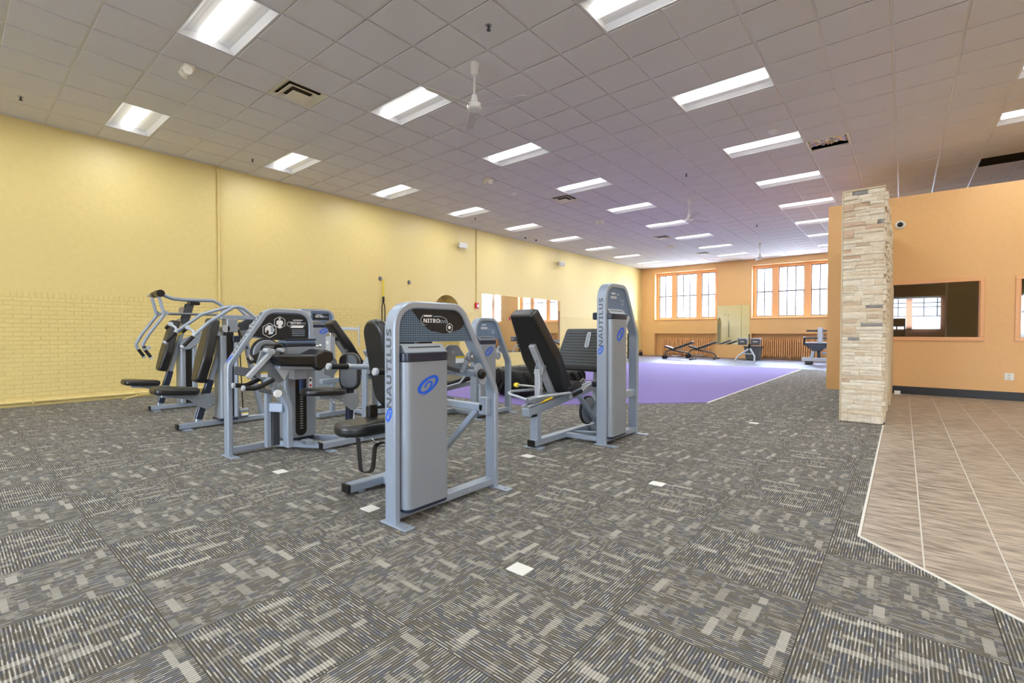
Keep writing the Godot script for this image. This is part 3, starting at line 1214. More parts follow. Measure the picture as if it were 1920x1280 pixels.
func make_foil_vent(v: Array):
	var a := V3(cx(v[0] + 0.5), CEIL, cd(v[1] + 0.5))
	var o := thing("foil_vent", "ceiling air vent covered with crumpled silver foil beside a bright light", "vent", a)
	var h := PITCH * 0.5 - 0.012
	var fr := MB.new()
	for s: float in [-1.0, 1.0]:
		fr.bx(V3(a.x - h, a.y - 0.008, a.z + s * h - 0.02), V3(a.x + h, a.y + 0.01, a.z + s * h + 0.02), 0.003)
		fr.bx(V3(a.x + s * h - 0.02, a.y - 0.008, a.z - h), V3(a.x + s * h + 0.02, a.y + 0.01, a.z + h), 0.003)
	put("frame", fr, M.vent_cream, o)
	var f := FastNoiseLite.new()
	f.seed = 4
	f.frequency = 5.0
	var fo := MB.new()
	var N := 14
	var P := []
	for i in N + 1:
		for j in N + 1:
			var u := float(i) / N * 2 - 1
			var w := float(j) / N * 2 - 1
			P.append(V3(a.x + u * (h - 0.02), a.y + 0.03 + 0.055 * f.get_noise_2d(u * 1.6, w * 1.6) + (0.05 if w > 0.45 else 0.0), a.z + w * (h - 0.02)))
	for i in N:
		for j in N:
			var p: Vector3 = P[i * (N + 1) + j]
			var q: Vector3 = P[i * (N + 1) + j + 1]
			var r: Vector3 = P[(i + 1) * (N + 1) + j + 1]
			var s: Vector3 = P[(i + 1) * (N + 1) + j]
			var n1 := (q - p).cross(r - p).normalized()
			var n2 := (r - p).cross(s - p).normalized()
			n1 *= -signf(n1.y); n2 *= -signf(n2.y)
			fo.tri(p, q, r, n1, n1, n1)
			fo.tri(p, r, s, n2, n2, n2)
	put("foil", fo, M.foil, o)
	var bk := MB.new()
	bk.bx(V3(a.x - h, a.y + 0.12, a.z - h), V3(a.x + h, a.y + 0.14, a.z + h))
	put("duct_back", bk, M.grille_black, o)


func build_fans():
	var spots := [[-4.10, 4.22, 0.585, "white ceiling fan nearest the viewer, hanging on a short rod"], [-4.11, 11.81, 0.575, "white ceiling fan hanging midway down the hall"], [-4.11, 19.27, 0.60, "white ceiling fan hanging before the far orange wall"]]
	var turn := 0.35
	for s in spots:
		var a := V3(s[0], CEIL, s[1])
		var o := thing("ceiling_fan", s[3], "ceiling fan", a, "")
		var mb := MB.new()
		mb.lathe([Vector2(0, 0), Vector2(0.062, 0.0), Vector2(0.058, -0.03), Vector2(0.036, -0.15), Vector2(0.03, -0.155), Vector2(0, -0.155)], a, V3(0, 1, 0), 18)
		put("canopy", mb, M.white_plastic, o)
		mb = MB.new()
		mb.tube([a + V3(0, -0.14, 0), a + V3(0, -0.46, 0)], 0.0125, 10)
		put("rod", mb, M.white_plastic, o)
		mb = MB.new()
		var b: float = s[2]
		mb.lathe([Vector2(0, -b + 0.19), Vector2(0.032, -b + 0.19), Vector2(0.047, -b + 0.095), Vector2(0.05, -b + 0.085), Vector2(0.085, -b + 0.08), Vector2(0.09, -b + 0.07), Vector2(0.09, -b + 0.025), Vector2(0.083, -b + 0.015), Vector2(0.06, -b + 0.003), Vector2(0.03, -b), Vector2(0, -b)], a, V3(0, 1, 0), 22)
		put("motor", mb, M.white_plastic, o)
		for k in 3:
			var t := turn + TAU * k / 3.0
			var R := V3(cos(t), 0, sin(t))
			var T := V3(-sin(t), 0, cos(t))
			mb = MB.new()
			var up := (V3(0, 1, 0) + T * 0.16).normalized()
			mb.ext(poly([Vector2(0.08, -0.02), Vector2(0.16, -0.045), Vector2(0.62, -0.055), Vector2(0.68, -0.03), Vector2(0.68, 0.03), Vector2(0.62, 0.055), Vector2(0.16, 0.045), Vector2(0.08, 0.02)]), a + V3(0, -b + 0.052, 0), R, (T - up * T.dot(up)).normalized(), up, 0.004)
			put("blade", mb, M.fan_blade, o)
		turn += 0.8


func build_ceiling_bits():
	# twin-head emergency lights
	var labs := ["twin-head emergency light on the ceiling nearest the viewer", "twin-head emergency light beyond the round smoke detector's left", "twin-head emergency light before the third diffuser", "twin-head emergency light far down the hall"]
	var k := 0
	for s in [[-6.91, 2.0], [-6.93, 7.55], [-6.90, 12.38], [-6.85, 17.7]]:
		var a := V3(s[0], CEIL, s[1])
		var o := thing("emergency_light", labs[k], "emergency light", a)
		var mb := MB.new()
		mb.box(a + V3(0, -0.03, 0), V3(0.10, 0.03, 0.055), 0.012)
		put("body", mb, M.vent_cream, o)
		for e: float in [-1.0, 1.0]:
			var c := a + V3(e * 0.085, -0.075, -0.02)
			var A := V3(e * 0.75, -0.5, -0.45).normalized()
			mb = MB.new()
			mb.lathe([Vector2(0, -0.05), Vector2(0.03, -0.045), Vector2(0.052, 0.0), Vector2(0.056, 0.02), Vector2(0.05, 0.024), Vector2(0.0, 0.016)], c, A, 16)
			put("lamp_head", mb, M.vent_cream, o)
		k += 1
	# sprinklers, detectors, little cameras
	var sl := ["dark sprinkler head high above the viewer", "sprinkler head in the ceiling at the far left edge", "sprinkler head near the yellow wall, before the fourth light", "sprinkler head right of the middle fan's rod", "sprinkler head at the yellow wall, above the white speaker", "sprinkler head before the third ceiling fan"]
	k = 0
	for s in [[-3.48, 3.80], [-9.58, 0.75], [-9.59, 3.82], [-3.52, 9.93], [-9.55, 9.86], [-3.50, 15.98]]:
		var a := V3(s[0], CEIL - 0.006, s[1])
		var o := thing("sprinkler_head", sl[k], "sprinkler", a, "")
		var mb := MB.new()
		mb.cyl(a + V3(0, -0.006, 0), a + V3(0, 0.0, 0), 0.036, 16)
		put("rosette", mb, M.steel, o)
		mb = MB.new()
		mb.cyl(a + V3(0, -0.05, 0), a + V3(0, -0.006, 0), 0.012, 8)
		mb.cyl(a + V3(0, -0.056, 0), a + V3(0, -0.05, 0), 0.024, 10)
		put("nozzle", mb, M.dark_grey, o)
		k += 1
	k = 0
	for s in [[-7.16, 8.72, "round white smoke detector in the middle of the ceiling"], [-1.68, 8.72, "round white smoke detector above a bright light near the foil vent"]]:
		var a := V3(s[0], CEIL - 0.006, s[1])
		var o := thing("smoke_detector", s[2], "smoke detector", a)
		var mb := MB.new()
		mb.cyl(a + V3(0, -0.012, 0), a, 0.075, 20)
		put("base", mb, M.white_plastic, o)
		mb = MB.new()
		mb.lathe([Vector2(0, -0.055), Vector2(0.04, -0.052), Vector2(0.058, -0.03), Vector2(0.062, -0.012)], a, V3(0, 1, 0), 20, true)
		put("cover", mb, M.white_plastic, o)
	for s in [[-10.01, 12.79, "small white dome camera on the ceiling, the nearer of the pair"], [-10.0, 13.39, "small white dome camera on the ceiling, the farther of the pair"]]:
		var a := V3(s[0], CEIL - 0.006, s[1])
		var o := thing("dome_camera", s[2], "camera", a)
		var mb := MB.new()
		mb.lathe([Vector2(0, -0.06), Vector2(0.05, -0.06), Vector2(0.065, -0.03), Vector2(0.065, 0)], a, V3(0, 1, 0), 18)
		put("housing", mb, M.white_plastic, o)
		mb = MB.new()
		mb.ball(a + V3(0.02, -0.06, -0.02), 0.036, 12)
		put("lens_dome", mb, M.black_plastic, o)


# ---------------------------------------------------------------- floor
func build_floor():
	var mb := MB.new()
	mb.bx(V3(WALL_L - 0.5, -0.3, WALL_F - 0.3), V3(WALL_R + 0.3, -0.012, WALL_B + 0.55))
	var f := struct("floor", mb, M.plenum)
	var region := poly([Vector2(WALL_L, WALL_F), Vector2(WALL_R, WALL_F), Vector2(WALL_R, -4.06), Vector2(-0.19, 3.33), Vector2(-0.19, 7.58), Vector2(-0.64, 7.58), Vector2(-0.64, 17.55), Vector2(WALL_L, 17.55)])
	var turf := poly([Vector2(-2.5, 8.1), Vector2(-2.5, 17.55), Vector2(-8.0, 17.55), Vector2(-8.0, 5.9), Vector2(-4.7, 5.9)])
	var S := 0.605
	var whole := MB.new()
	whole.box(V3(0, -0.006, 0), V3(S * 0.5 - 0.0006, 0.006, S * 0.5 - 0.0006), 0.0)
	var shape := [carpet_cell(Rect2(-S / 2, -S / 2, S, S), poly([Vector2(-S / 2, -S / 2), Vector2(S / 2, -S / 2), Vector2(S / 2, S / 2), Vector2(-S / 2, S / 2)]), false), carpet_cell(Rect2(-S / 2, -S / 2, S, S), poly([Vector2(-S / 2, -S / 2), Vector2(S / 2, -S / 2), Vector2(S / 2, S / 2), Vector2(-S / 2, S / 2)]), true)]
	var plain := [shape[0].mesh(Vector3.ZERO), shape[1].mesh(Vector3.ZERO)]
	var near := []
	var rest := [MB.new(), MB.new()]
	for i in range(-18, 13):
		for j in range(-12, 30):
			var x := -0.30 + (i - 0.5) * S
			var d := 0.56 + (j + 0.5) * S
			var even := (i + j) % 2 == 0
			var cell := Rect2(x - S / 2, d - S / 2, S, S)
			var sq := poly([cell.position, Vector2(cell.end.x, cell.position.y), cell.end, Vector2(cell.position.x, cell.end.y)])
			var bits := []
			for a in Geometry2D.intersect_polygons(sq, region):
				for b in Geometry2D.clip_polygons(a, turf):
					bits.append(b)
			for b in bits:
				near.append([V3(x, 0, d), cell, b, even, bits.size() == 1 and absf(area(b) - S * S) < 0.001])
	var seen := []
	for e in near:
		if in_view(e[0], 1.0): seen.append(e)
		else: add_cell(rest[hash(e[0]) % 2], e)
	by_size(seen)
	for k in seen.size():
		var e: Array = seen[k]
		var m: Material = M.carpet_a if hash(e[0]) % 2 else M.carpet_b
		if k >= 300:
			add_cell(rest[hash(e[0]) % 2], e)
		elif e[4]:
			again("carpet_tile", plain[1 if e[3] else 0], m, f, e[0])
		else:
			put("carpet_tile", carpet_cell(e[1], e[2], e[3]), m, f)
	put("carpet_tiles", rest[0], M.carpet_b, f, "stuff")
	put("carpet_tiles", rest[1], M.carpet_a, f, "stuff")

	# wood-look vinyl planks, cut along the slanting edge
	var vinyl := poly([Vector2(-0.172, 3.335), Vector2(WALL_R, -4.04), Vector2(WALL_R, 11.75), Vector2(-0.172, 11.75)])
	var W := 0.3175
	var LN := 0.9144
	var cnt := 0
	var rest2 := MB.new()
	var pieces := []
	for i in range(-2, 24):
		for j in range(-9, 20):
			var x0 := -0.2225 + i * W
			var d0 := 0.42 + j * LN + (0.457 if (i % 2) != 0 else 0.12)
			var g2 := 0.0040
			var sq := poly([Vector2(x0 + g2, d0 + g2 * 0.12), Vector2(x0 + W - g2, d0 + g2 * 0.12), Vector2(x0 + W - g2, d0 + LN - g2 * 0.12), Vector2(x0 + g2, d0 + LN - g2 * 0.12)])
			for b in Geometry2D.intersect_polygons(sq, vinyl):
				pieces.append([V3(x0 + W / 2, 0, d0 + LN / 2), Rect2(x0, d0, W, LN), b])
	for e in pieces:
		var m := flat_cell(e[1], e[2], -0.010, 0.0)
		if in_view(e[0], 1.05): put("floor_plank", m, M["plank_%d" % rng.randi_range(0, 3)], f)
		else:
			rest2.v.append_array(m.v); rest2.n.append_array(m.n); rest2.uv.append_array(m.uv)
	put("floor_planks", rest2, M.plank_0, f, "stuff")
	mb = MB.new()
	mb.ext(vinyl, V3(0, -0.012, 0), V3(1, 0, 0), V3(0, 0, 1), V3(0, 1, 0), 0.0095)
	put("grout_bed", mb, M.grout, f)
	mb = MB.new()                                                      # light metal edge between carpet and planks
	var e0 := V3(-0.181, 0.001, 7.56)
	var e1 := V3(-0.181, 0.001, 3.333)
	var e2 := V3(WALL_R, 0.001, -4.05)
	mb.sweep([e0, e1, e2], V3(0, 1, 0), 0.016, 0.010, 0.003)
	put("edge_strip", mb, M.white_trim, f)
	# rubber floor in front of the far wall
	mb = MB.new()
	mb.bx(V3(WALL_L, -0.012, 17.55), V3(WALL_R, 0.0, WALL_B + 0.3))
	mb.bx(V3(-0.64, -0.012, 11.75), V3(WALL_R, -0.001, 17.55))
	put("rubber_flooring", mb, M.rubber_floor, f)
	mb = MB.new()
	mb.sweep([V3(-2.49, 0.002, 17.5), V3(-2.49, 0.002, 8.09)], V3(0, 1, 0), 0.035, 0.012, 0.003)
	put("turf_edging", mb, M.white_trim, f)
	mb = MB.new()
	mb.bx(V3(-2.45, -0.002, 17.52), V3(-0.64, 0.006, 17.58), 0.002)
	put("threshold_strip", mb, M.white_trim, f)
	mb = MB.new()
	mb.ext(turf, V3(0, -0.012, 0), V3(1, 0, 0), V3(0, 0, 1), V3(0, 1, 0), 0.022, 0.004)
	tag(put("turf", mb, M.purple_turf), "bright purple exercise turf laid on the floor beyond the machines", "turf")
	# pale floor patches on the carpet
	var labs := ["pale square floor patch nearest the viewer on the carpet", "pale square floor patch on the carpet right of the leg press", "small pale floor patch on the carpet before the leg press foot", "pale square floor patch left of the front machine's foot", "pale square floor patch left of the black seat at the front", "pale floor patch on the carpet near the stone pillar"]
	var k := 0
	for s in [[-1.44, 1.80], [-1.445, 3.50], [-2.71, 3.51], [-2.70, 1.79], [-4.0, 1.79], [-1.47, 6.66]]:
		var p := MB.new()
		p.box(V3(s[0], 0.002, s[1]), V3(0.053, 0.002, 0.045), 0.001)
		tag(put("floor_patch", p, M.white_plastic), labs[k], "floor patch")
		k += 1
	mb = MB.new()
	mb.box(V3(-0.075, 0.035, 11.55), V3(0.045, 0.001, 0.05), 0.0, V3(1, 0, 0), V3(0, 0.8, -0.6), V3(0, 0.6, 0.8))
	tag(put("paper_scrap", mb, M.white_plastic), "white paper scrap on the floor behind the stone pillar", "paper")


func area(p: PackedVector2Array) -> float:
	var s := 0.0
	for i in p.size():
		s += p[i].cross(p[(i + 1) % p.size()])
	return absf(s) * 0.5

func add_cell(m: MB, e: Array):
	var c := carpet_cell(e[1], e[2], e[3])
	m.v.append_array(c.v); m.n.append_array(c.n); m.uv.append_array(c.uv)

# a piece of one carpet tile; ribs run along x or, a quarter turn round, along d
func carpet_cell(cell: Rect2, p: PackedVector2Array, along_x: bool) -> MB:
	var m := MB.new()
	var c := PackedVector2Array()
	for q in p:
		c.append(q + (cell.get_center() - q).normalized() * 0.0012)
	var idx := Geometry2D.triangulate_polygon(c)
	for i in range(0, idx.size(), 3):
		var P := []
		var U := []
		for k in 3:
			var q := c[idx[i + k]]
			var t := (q - cell.position) / cell.size
			P.append(V3(q.x, 0, q.y))
			U.append(Vector2(t.x, t.y) if along_x else Vector2(t.y, t.x))
		m.tri(P[0], P[1], P[2], Vector3.UP, Vector3.UP, Vector3.UP, U[0], U[1], U[2])
	for i in c.size():
		var a := c[i]
		var b := c[(i + 1) % c.size()]
		var nn := Vector3(b.y - a.y, 0, a.x - b.x).normalized()
		if nn.dot(Vector3(a.x - cell.get_center().x, 0, a.y - cell.get_center().y)) < 0.0: nn = -nn
		m.flat(V3(a.x, 0, a.y), V3(b.x, 0, b.y), V3(b.x, -0.012, b.y), V3(a.x, -0.012, a.y), nn)
	return m

func flat_cell(cell: Rect2, p: PackedVector2Array, y0: float, y1: float) -> MB:
	var m := MB.new()
	var idx := Geometry2D.triangulate_polygon(p)
	for i in range(0, idx.size(), 3):
		var P := []
		var U := []
		for k in 3:
			var q := p[idx[i + k]]
			P.append(V3(q.x, y1, q.y))
			U.append((q - cell.position) / cell.size * Vector2(0.55, 1.0))
		m.tri(P[0], P[1], P[2], Vector3.UP, Vector3.UP, Vector3.UP, U[0], U[1], U[2])
	for i in p.size():
		var a := p[i]
		var b := p[(i + 1) % p.size()]
		var nn := Vector3(b.y - a.y, 0, a.x - b.x).normalized()
		if nn.dot(Vector3(a.x - cell.get_center().x, 0, a.y - cell.get_center().y)) < 0.0: nn = -nn
		m.flat(V3(a.x, y1, a.y), V3(b.x, y1, b.y), V3(b.x, y0, b.y), V3(a.x, y0, a.y), nn)
	return m


# ---------------------------------------------------------------- stone pillar
func build_column():
	var x0 := -0.625
	var x1 := -0.205
	var d0 := 7.60
	var d1 := 11.742
	var top := 3.02
	var mb := MB.new()
	mb.bx(V3(x0, 0, d0), V3(x1, top - 0.02, d1))
	var c := tag(struct("stone_pillar", mb, M.mortar), "tall pale ledge-stone pillar standing at the end of the orange partition", "pillar", "", "thing")
	mb = MB.new()
	mb.bx(V3(x0 - 0.02, 0, d0 - 0.012), V3(x0, top, d1), 0.003)
	put("side_board", mb, M.beige_board, c)
	mb = MB.new()
	mb.bx(V3(x1 - 0.02, 0, 9.7), V3(x1 + 0.055, 2.03, d1 - 0.002), 0.004)
	put("casing_board", mb, M.beige_board, c)
	mb = MB.new()
	mb.bx(V3(x0 - 0.02, top - 0.02, d0 - 0.02), V3(x1 + 0.015, top, d1), 0.004)
	put("top_cap", mb, M.beige_board, c)
	var R := RandomNumberGenerator.new()
	R.seed = 77
	# panels of four courses, each course of one to three stones, as cultured stone is cast
	var y := 0.006
	var side := MB.new()
	while y < top - 0.025:
		var h := R.randf_range(0.036, 0.062)
		if R.randf() < 0.35: h = R.randf_range(0.06, 0.095)
		h = minf(h, top - 0.022 - y)
		if h < 0.014: break
		var x := x0
		var first := true
		while x < x1 - 0.001:
			var w := R.randf_range(0.09, 0.30) if not first else R.randf_range(0.06, 0.26)
			first = false
			if x + w > x1 - 0.06: w = x1 - x
			var split := h > 0.06 and R.randf() < 0.5
			var hs := [h] if not split else [h * R.randf_range(0.38, 0.62)]
			if split: hs.append(h - hs[0])
			var yy := y
			for q in hs:
				stone_piece(c, x + 0.001, minf(x + w, x1) - 0.001, yy + 0.001, yy + q - 0.0015, d0, R)
				yy += q
			x += w
		# right face: only a sliver shows, joined
		var d := d0 + 0.0
		while d < d1:
			var w := R.randf_range(0.12, 0.34)
			var out := R.randf_range(0.008, 0.04)
			w = minf(w, d1 - d)
			if w > 0.01: side.box(V3(x1 + out * 0.5 - 0.01, y + h * 0.5, d + w * 0.5), V3(0.01 + out * 0.5, h * 0.5 - 0.002, w * 0.5 - 0.002), 0.004)
			d += w
		y += h
	put("ledge_stones", side, M.stone_0, c, "stuff")


func stone_piece(c: Node, xa: float, xb: float, ya: float, yb: float, d0: float, R: RandomNumberGenerator):
	# a split-faced stone: a box whose front is a small uneven grid
	var out := R.randf_range(0.010, 0.034)
	var nx := maxi(2, int((xb - xa) / 0.035))
	var ny := 2 if yb - ya < 0.045 else 3
	var m := MB.new()
	var P := []
	var tilt := R.randf_range(-0.006, 0.006)
	for i in nx + 1:
		for j in ny + 1:
			var u := float(i) / nx
			var w := float(j) / ny
			var rim := 0.005 if (i == 0 or i == nx or j == 0 or j == ny) else 0.0
			P.append(V3(lerpf(xa, xb, u), lerpf(ya, yb, w), d0 - out + rim + R.randf_range(-0.0035, 0.0035) + tilt * (u - 0.5) * 2))
	for i in nx:
		for j in ny:
			var p: Vector3 = P[i * (ny + 1) + j]
			var q: Vector3 = P[(i + 1) * (ny + 1) + j]
			var r: Vector3 = P[(i + 1) * (ny + 1) + j + 1]
			var s: Vector3 = P[i * (ny + 1) + j + 1]
			var nn := (r - p).cross(s - q).normalized()
			if nn.z > 0: nn = -nn
			m.flat(p, q, r, s, nn)
	for i in nx:
		for e in [0, ny]:
			var p: Vector3 = P[i * (ny + 1) + e]
			var q: Vector3 = P[(i + 1) * (ny + 1) + e]
			m.flat(p, q, V3(q.x, q.y, d0 + 0.002), V3(p.x, p.y, d0 + 0.002), V3(0, -1 if e == 0 else 1, 0))
	for j in ny:
		for e in [0, nx]:
			var p: Vector3 = P[e * (ny + 1) + j]
			var q: Vector3 = P[e * (ny + 1) + j + 1]
			m.flat(p, q, V3(q.x, q.y, d0 + 0.002), V3(p.x, p.y, d0 + 0.002), V3(-1 if e == 0 else 1, 0, 0))
	var k: int = [0, 0, 0, 0, 1, 1, 1, 1, 4, 4, 4, 2, 2, 2, 3, 5][R.randi_range(0, 15)]
	var mt: Material = M["stone_%d" % k]
	if R.randf() < 0.03: mt = M.stone_dark
	put("ledge_stone", m, mt, c)


# ---------------------------------------------------------------- outside the windows
func build_outside():
	var mb := MB.new()
	mb.bx(V3(-80, -1.4, WALL_B + 0.6), V3(80, -1.2, 90))
	struct("ground", mb, M.pavement)
	mb = MB.new()
	mb.bx(V3(-80, -1.4, -60), V3(80, -1.2, WALL_F - 0.4))
	struct("street", mb, M.pavement)
	# pale building across the yard, rows of windows
	var b := thing("office_building", "pale office building with rows of grey windows outside the back windows", "building", V3(-16, -1.2, 48))
	mb = MB.new()
	mb.bx(V3(-40, -1.2, 48), V3(-8.6, 9.5, 60), 0.05)
	put("wall", mb, M.facade, b)
	for i in 10:
		for j in 3:
			var x := -37.5 + i * 2.7
			var y := 0.6 + j * 3.4
			mb = MB.new()
			mb.bx(V3(x, y, 47.94), V3(x + 1.35, y + 2.0, 48.02), 0.02)
			put("window", mb, M.facade_glass, b)
	var b2 := thing("backdrop_building", "plain pale backdrop building added far behind the trees outside the right back window", "building", V3(10, -1.2, 72))  # added backdrop hiding the bright sky so the window bars show
	mb = MB.new()
	mb.bx(V3(-11.5, -1.2, 72), V3(40, 13, 84), 0.05)
	put("wall", mb, M.facade, b2)
	mb = MB.new()
	mb.bx(V3(-11.8, 12.6, 71.8), V3(40.3, 13.4, 84.3), 0.05)
	put("roof_edge", mb, M.facade_glass, b2)
	var cn := thing("steel_canopy", "blue grey steel canopy on posts outside the right back window", "canopy", V3(-4, -1.2, 33))
	mb = MB.new()
	mb.bx(V3(-7.2, 6.1, 32), V3(6, 6.6, 36), 0.03)
	put("roof", mb, M.canopy_steel, cn)
	for xx in [-6.9, 5.4]:
		mb = MB.new()
		mb.bx(V3(xx, -1.2, 32.4), V3(xx + 0.3, 6.1, 32.7), 0.02)
		put("post", mb, M.canopy_steel, cn)
	var R := RandomNumberGenerator.new()
	R.seed = 5
	var labs := ["leafy green tree outside the right back window", "leafy green tree beyond the canopy, farther right"]
	for k in 2:
		var a := V3([-2.9, 3.0][k], -1.2, [41, 43][k])
		var t := thing("tree", labs[k], "tree", a)
		mb = MB.new()
		mb.tube([a, a + V3(0.1, 1.4, 0), a + V3(0, 3.0, 0.1)], 0.16, 8, true, 0.07)
		put("trunk", mb, M.bark, t)
		mb = MB.new()
		for q in 900:
			var dir := Vector3(R.randfn(), R.randfn() * 0.8, R.randfn()).normalized() * pow(R.randf(), 0.45)
			var p := a + V3(0, 3.7, 0) + dir * Vector3(1.9, 1.6, 1.9)
			var n := Vector3(R.randfn(), R.randfn(), R.randfn()).normalized()
			var s := n.cross(Vector3(0.3, 1, 0.2)).normalized() * 0.14
			var w := n.cross(s).normalized() * 0.09
			mb.flat(p - s, p - w, p + s, p + w, n)
		put("crown", mb, M.leaf, t)


# ---------------------------------------------------------------- strength machines
const XU = Vector3(1, 0, 0)
const YU = Vector3(0, 1, 0)
const DU = Vector3(0, 0, 1)

func cushion(o: Node, called: String, p: PackedVector2Array, c: Vector3, U: Vector3, V: Vector3, N: Vector3, thick: float, r := 0.025, m: Material = null) -> MeshInstance3D:
	var mb := MB.new()
	mb.ext(p, c - N * thick * 0.5, U, V, N, thick, r, 4, true)
	return put(called, mb, m if m else M.black_vinyl, o)

func beam(o: Node, called: String, a: Vector3, b: Vector3, w: float, h: float, m: Material = null, up := Vector3(0, 1, 0)) -> MeshInstance3D:
	var mb := MB.new()
	mb.bar(a, b, w, h, up, 0.006)
	return put(called, mb, m if m else M.silver_frame, o)

func pipe(o: Node, called: String, p: Array, r: float, m: Material = null, round_ := 0.0, seg := 12) -> MeshInstance3D:
	var mb := MB.new()
	mb.tube(fillet(p, round_, 6) if round_ > 0.0 else p, r, seg)
	return put(called, mb, m if m else M.silver_frame, o)

func drum(o: Node, called: String, a: Vector3, b: Vector3, r: float, m: Material = null, seg := 20, ch := 0.003) -> MeshInstance3D:
	var mb := MB.new()
	mb.cyl(a, b, r, seg, ch)
	return put(called, mb, m if m else M.silver_frame, o)

func block(o: Node, called: String, lo: Vector3, hi: Vector3, m: Material = null, ch := 0.006) -> MeshInstance3D:
	var mb := MB.new()
	mb.bx(lo, hi, ch)
	return put(called, mb, m if m else M.silver_frame, o)

# a sheet in the plane of depth and height, thickness t towards +x
func sheet(o: Node, called: String, pts: Array, x: float, t: float, m: Material = null, r := 0.0, bev := 0.002) -> MeshInstance3D:
	var mb := MB.new()
	mb.ext(poly(fillet(pts, r, 6, true) if r > 0.0 else pts), V3(x, 0, 0), DU, YU, XU, t, bev)
	return put(called, mb, m if m else M.grey_plate, o)

func bolt(o: Node, at: Vector3, N: Vector3, r := 0.011):
	drum(o, "bolt", at, at + N * 0.008, r, M.steel, 10, 0.002)

# the spiral mark: a tapering band wound inwards, on the face at "at"
func swirl(o: Node, at: Vector3, R: Vector3, U: Vector3, w: float, h: float, m: Material = null):
	var c := [Vector2(-0.36, -0.52), Vector2(-0.06, -0.36), Vector2(0.25, -0.08), Vector2(0.41, 0.22), Vector2(0.31, 0.41), Vector2(0.03, 0.37), Vector2(-0.28, 0.17), Vector2(-0.46, -0.11), Vector2(-0.41, -0.32), Vector2(-0.19, -0.33), Vector2(0.03, -0.17), Vector2(0.15, 0.06), Vector2(0.07, 0.18), Vector2(-0.11, 0.08), Vector2(-0.19, -0.08), Vector2(-0.13, -0.11)]
	var wd := [0.0, 0.05, 0.09, 0.12, 0.12, 0.11, 0.11, 0.12, 0.11, 0.08, 0.07, 0.075, 0.065, 0.055, 0.045, 0.02]
	var cv := Curve2D.new()
	for i in c.size():
		var t: Vector2 = (c[mini(i + 1, c.size() - 1)] - c[maxi(i - 1, 0)]) / 6.0
		cv.add_point(c[i], -t, t)
	var N := R.cross(U)
	N = -N                                                             # plan coordinates are left-handed
	var mb := MB.new()
	var prev := []
	for i in c.size() - 1:
		for k in 5:
			var f := i + k / 4.0
			if k == 4 and i < c.size() - 2: continue
			var q := cv.sample(i, k / 4.0)
			var q2 := cv.sample(i, minf(k / 4.0 + 0.02, 1.0))
			var q1 := cv.sample(i, maxf(k / 4.0 - 0.02, 0.0))
			var t := (q2 - q1).normalized()
			var s := Vector2(-t.y, t.x) * lerpf(wd[i], wd[i + 1], k / 4.0) * 0.62
			var a := q + s
			var b := q - s
			var A := at + R * (a.x * w) + U * (a.y * h)
			var B := at + R * (b.x * w) + U * (b.y * h)
			if prev.size():
				mb.flat(prev[0] + N * 0.0015, A + N * 0.0015, B + N * 0.0015, prev[1] + N * 0.0015, N)
				mb.flat(prev[0], A, A + N * 0.0015, prev[0] + N * 0.0015, R)
				mb.flat(prev[1], B, B + N * 0.0015, prev[1] + N * 0.0015, -R)
			prev = [A, B]
	put("spiral_logo", mb, m if m else M.logo_blue, o)

func hexagon(o: Node, at: Vector3, R: Vector3, U: Vector3, r: float, w := 0.0025, m: Material = null, fill: Material = null):
	var N := -(R.cross(U))
	var p := []
	for k in 7:
		var a := TAU * (k + 0.5) / 6.0
		p.append(at + R * cos(a) * r + U * sin(a) * r + N * 0.001)
	if fill:
		var mf := MB.new()
		for k in 6:
			mf.tri(at + N * 0.0006, p[k] - N * 0.0004, p[k + 1] - N * 0.0004, N, N, N)
		put("badge", mf, fill, o)
	var mb := MB.new()
	for k in 6:
		mb.bar(p[k], p[k + 1], 0.0016, w, (p[k] - at).normalized(), 0.0)
	put("badge_outline", mb, m if m else M.print_white, o)

func print_bar(o: Node, at: Vector3, R: Vector3, U: Vector3, w: float, h: float, lean := 0.0, m: Material = null):
	var N := -(R.cross(U))
	var mb := MB.new()
	mb.ext(poly([Vector2(-w / 2 - lean, -h / 2), Vector2(w / 2 - lean, -h / 2), Vector2(w / 2 + lean, h / 2), Vector2(-w / 2 + lean, h / 2)]), at, R, U, N, 0.001)
	put("printed_bar", mb, m if m else M.print_white, o)


# tower: an arch of flat tube, a base beam and a weight shroud. s runs along the arch from its upright leg to its slanting leg; sgn says which way that lies.
# c: outer corners (s, y); face: x of the arch's outer face; out: +1 when that face looks to +x
class Tower:
	var x: float
	var d0: float
	var sgn: float
	var out: float
	var c: Array

	func at(s: float, y: float, off := 0.0) -> Vector3:
		return Vector3(x + out * off, y, d0 + sgn * s)

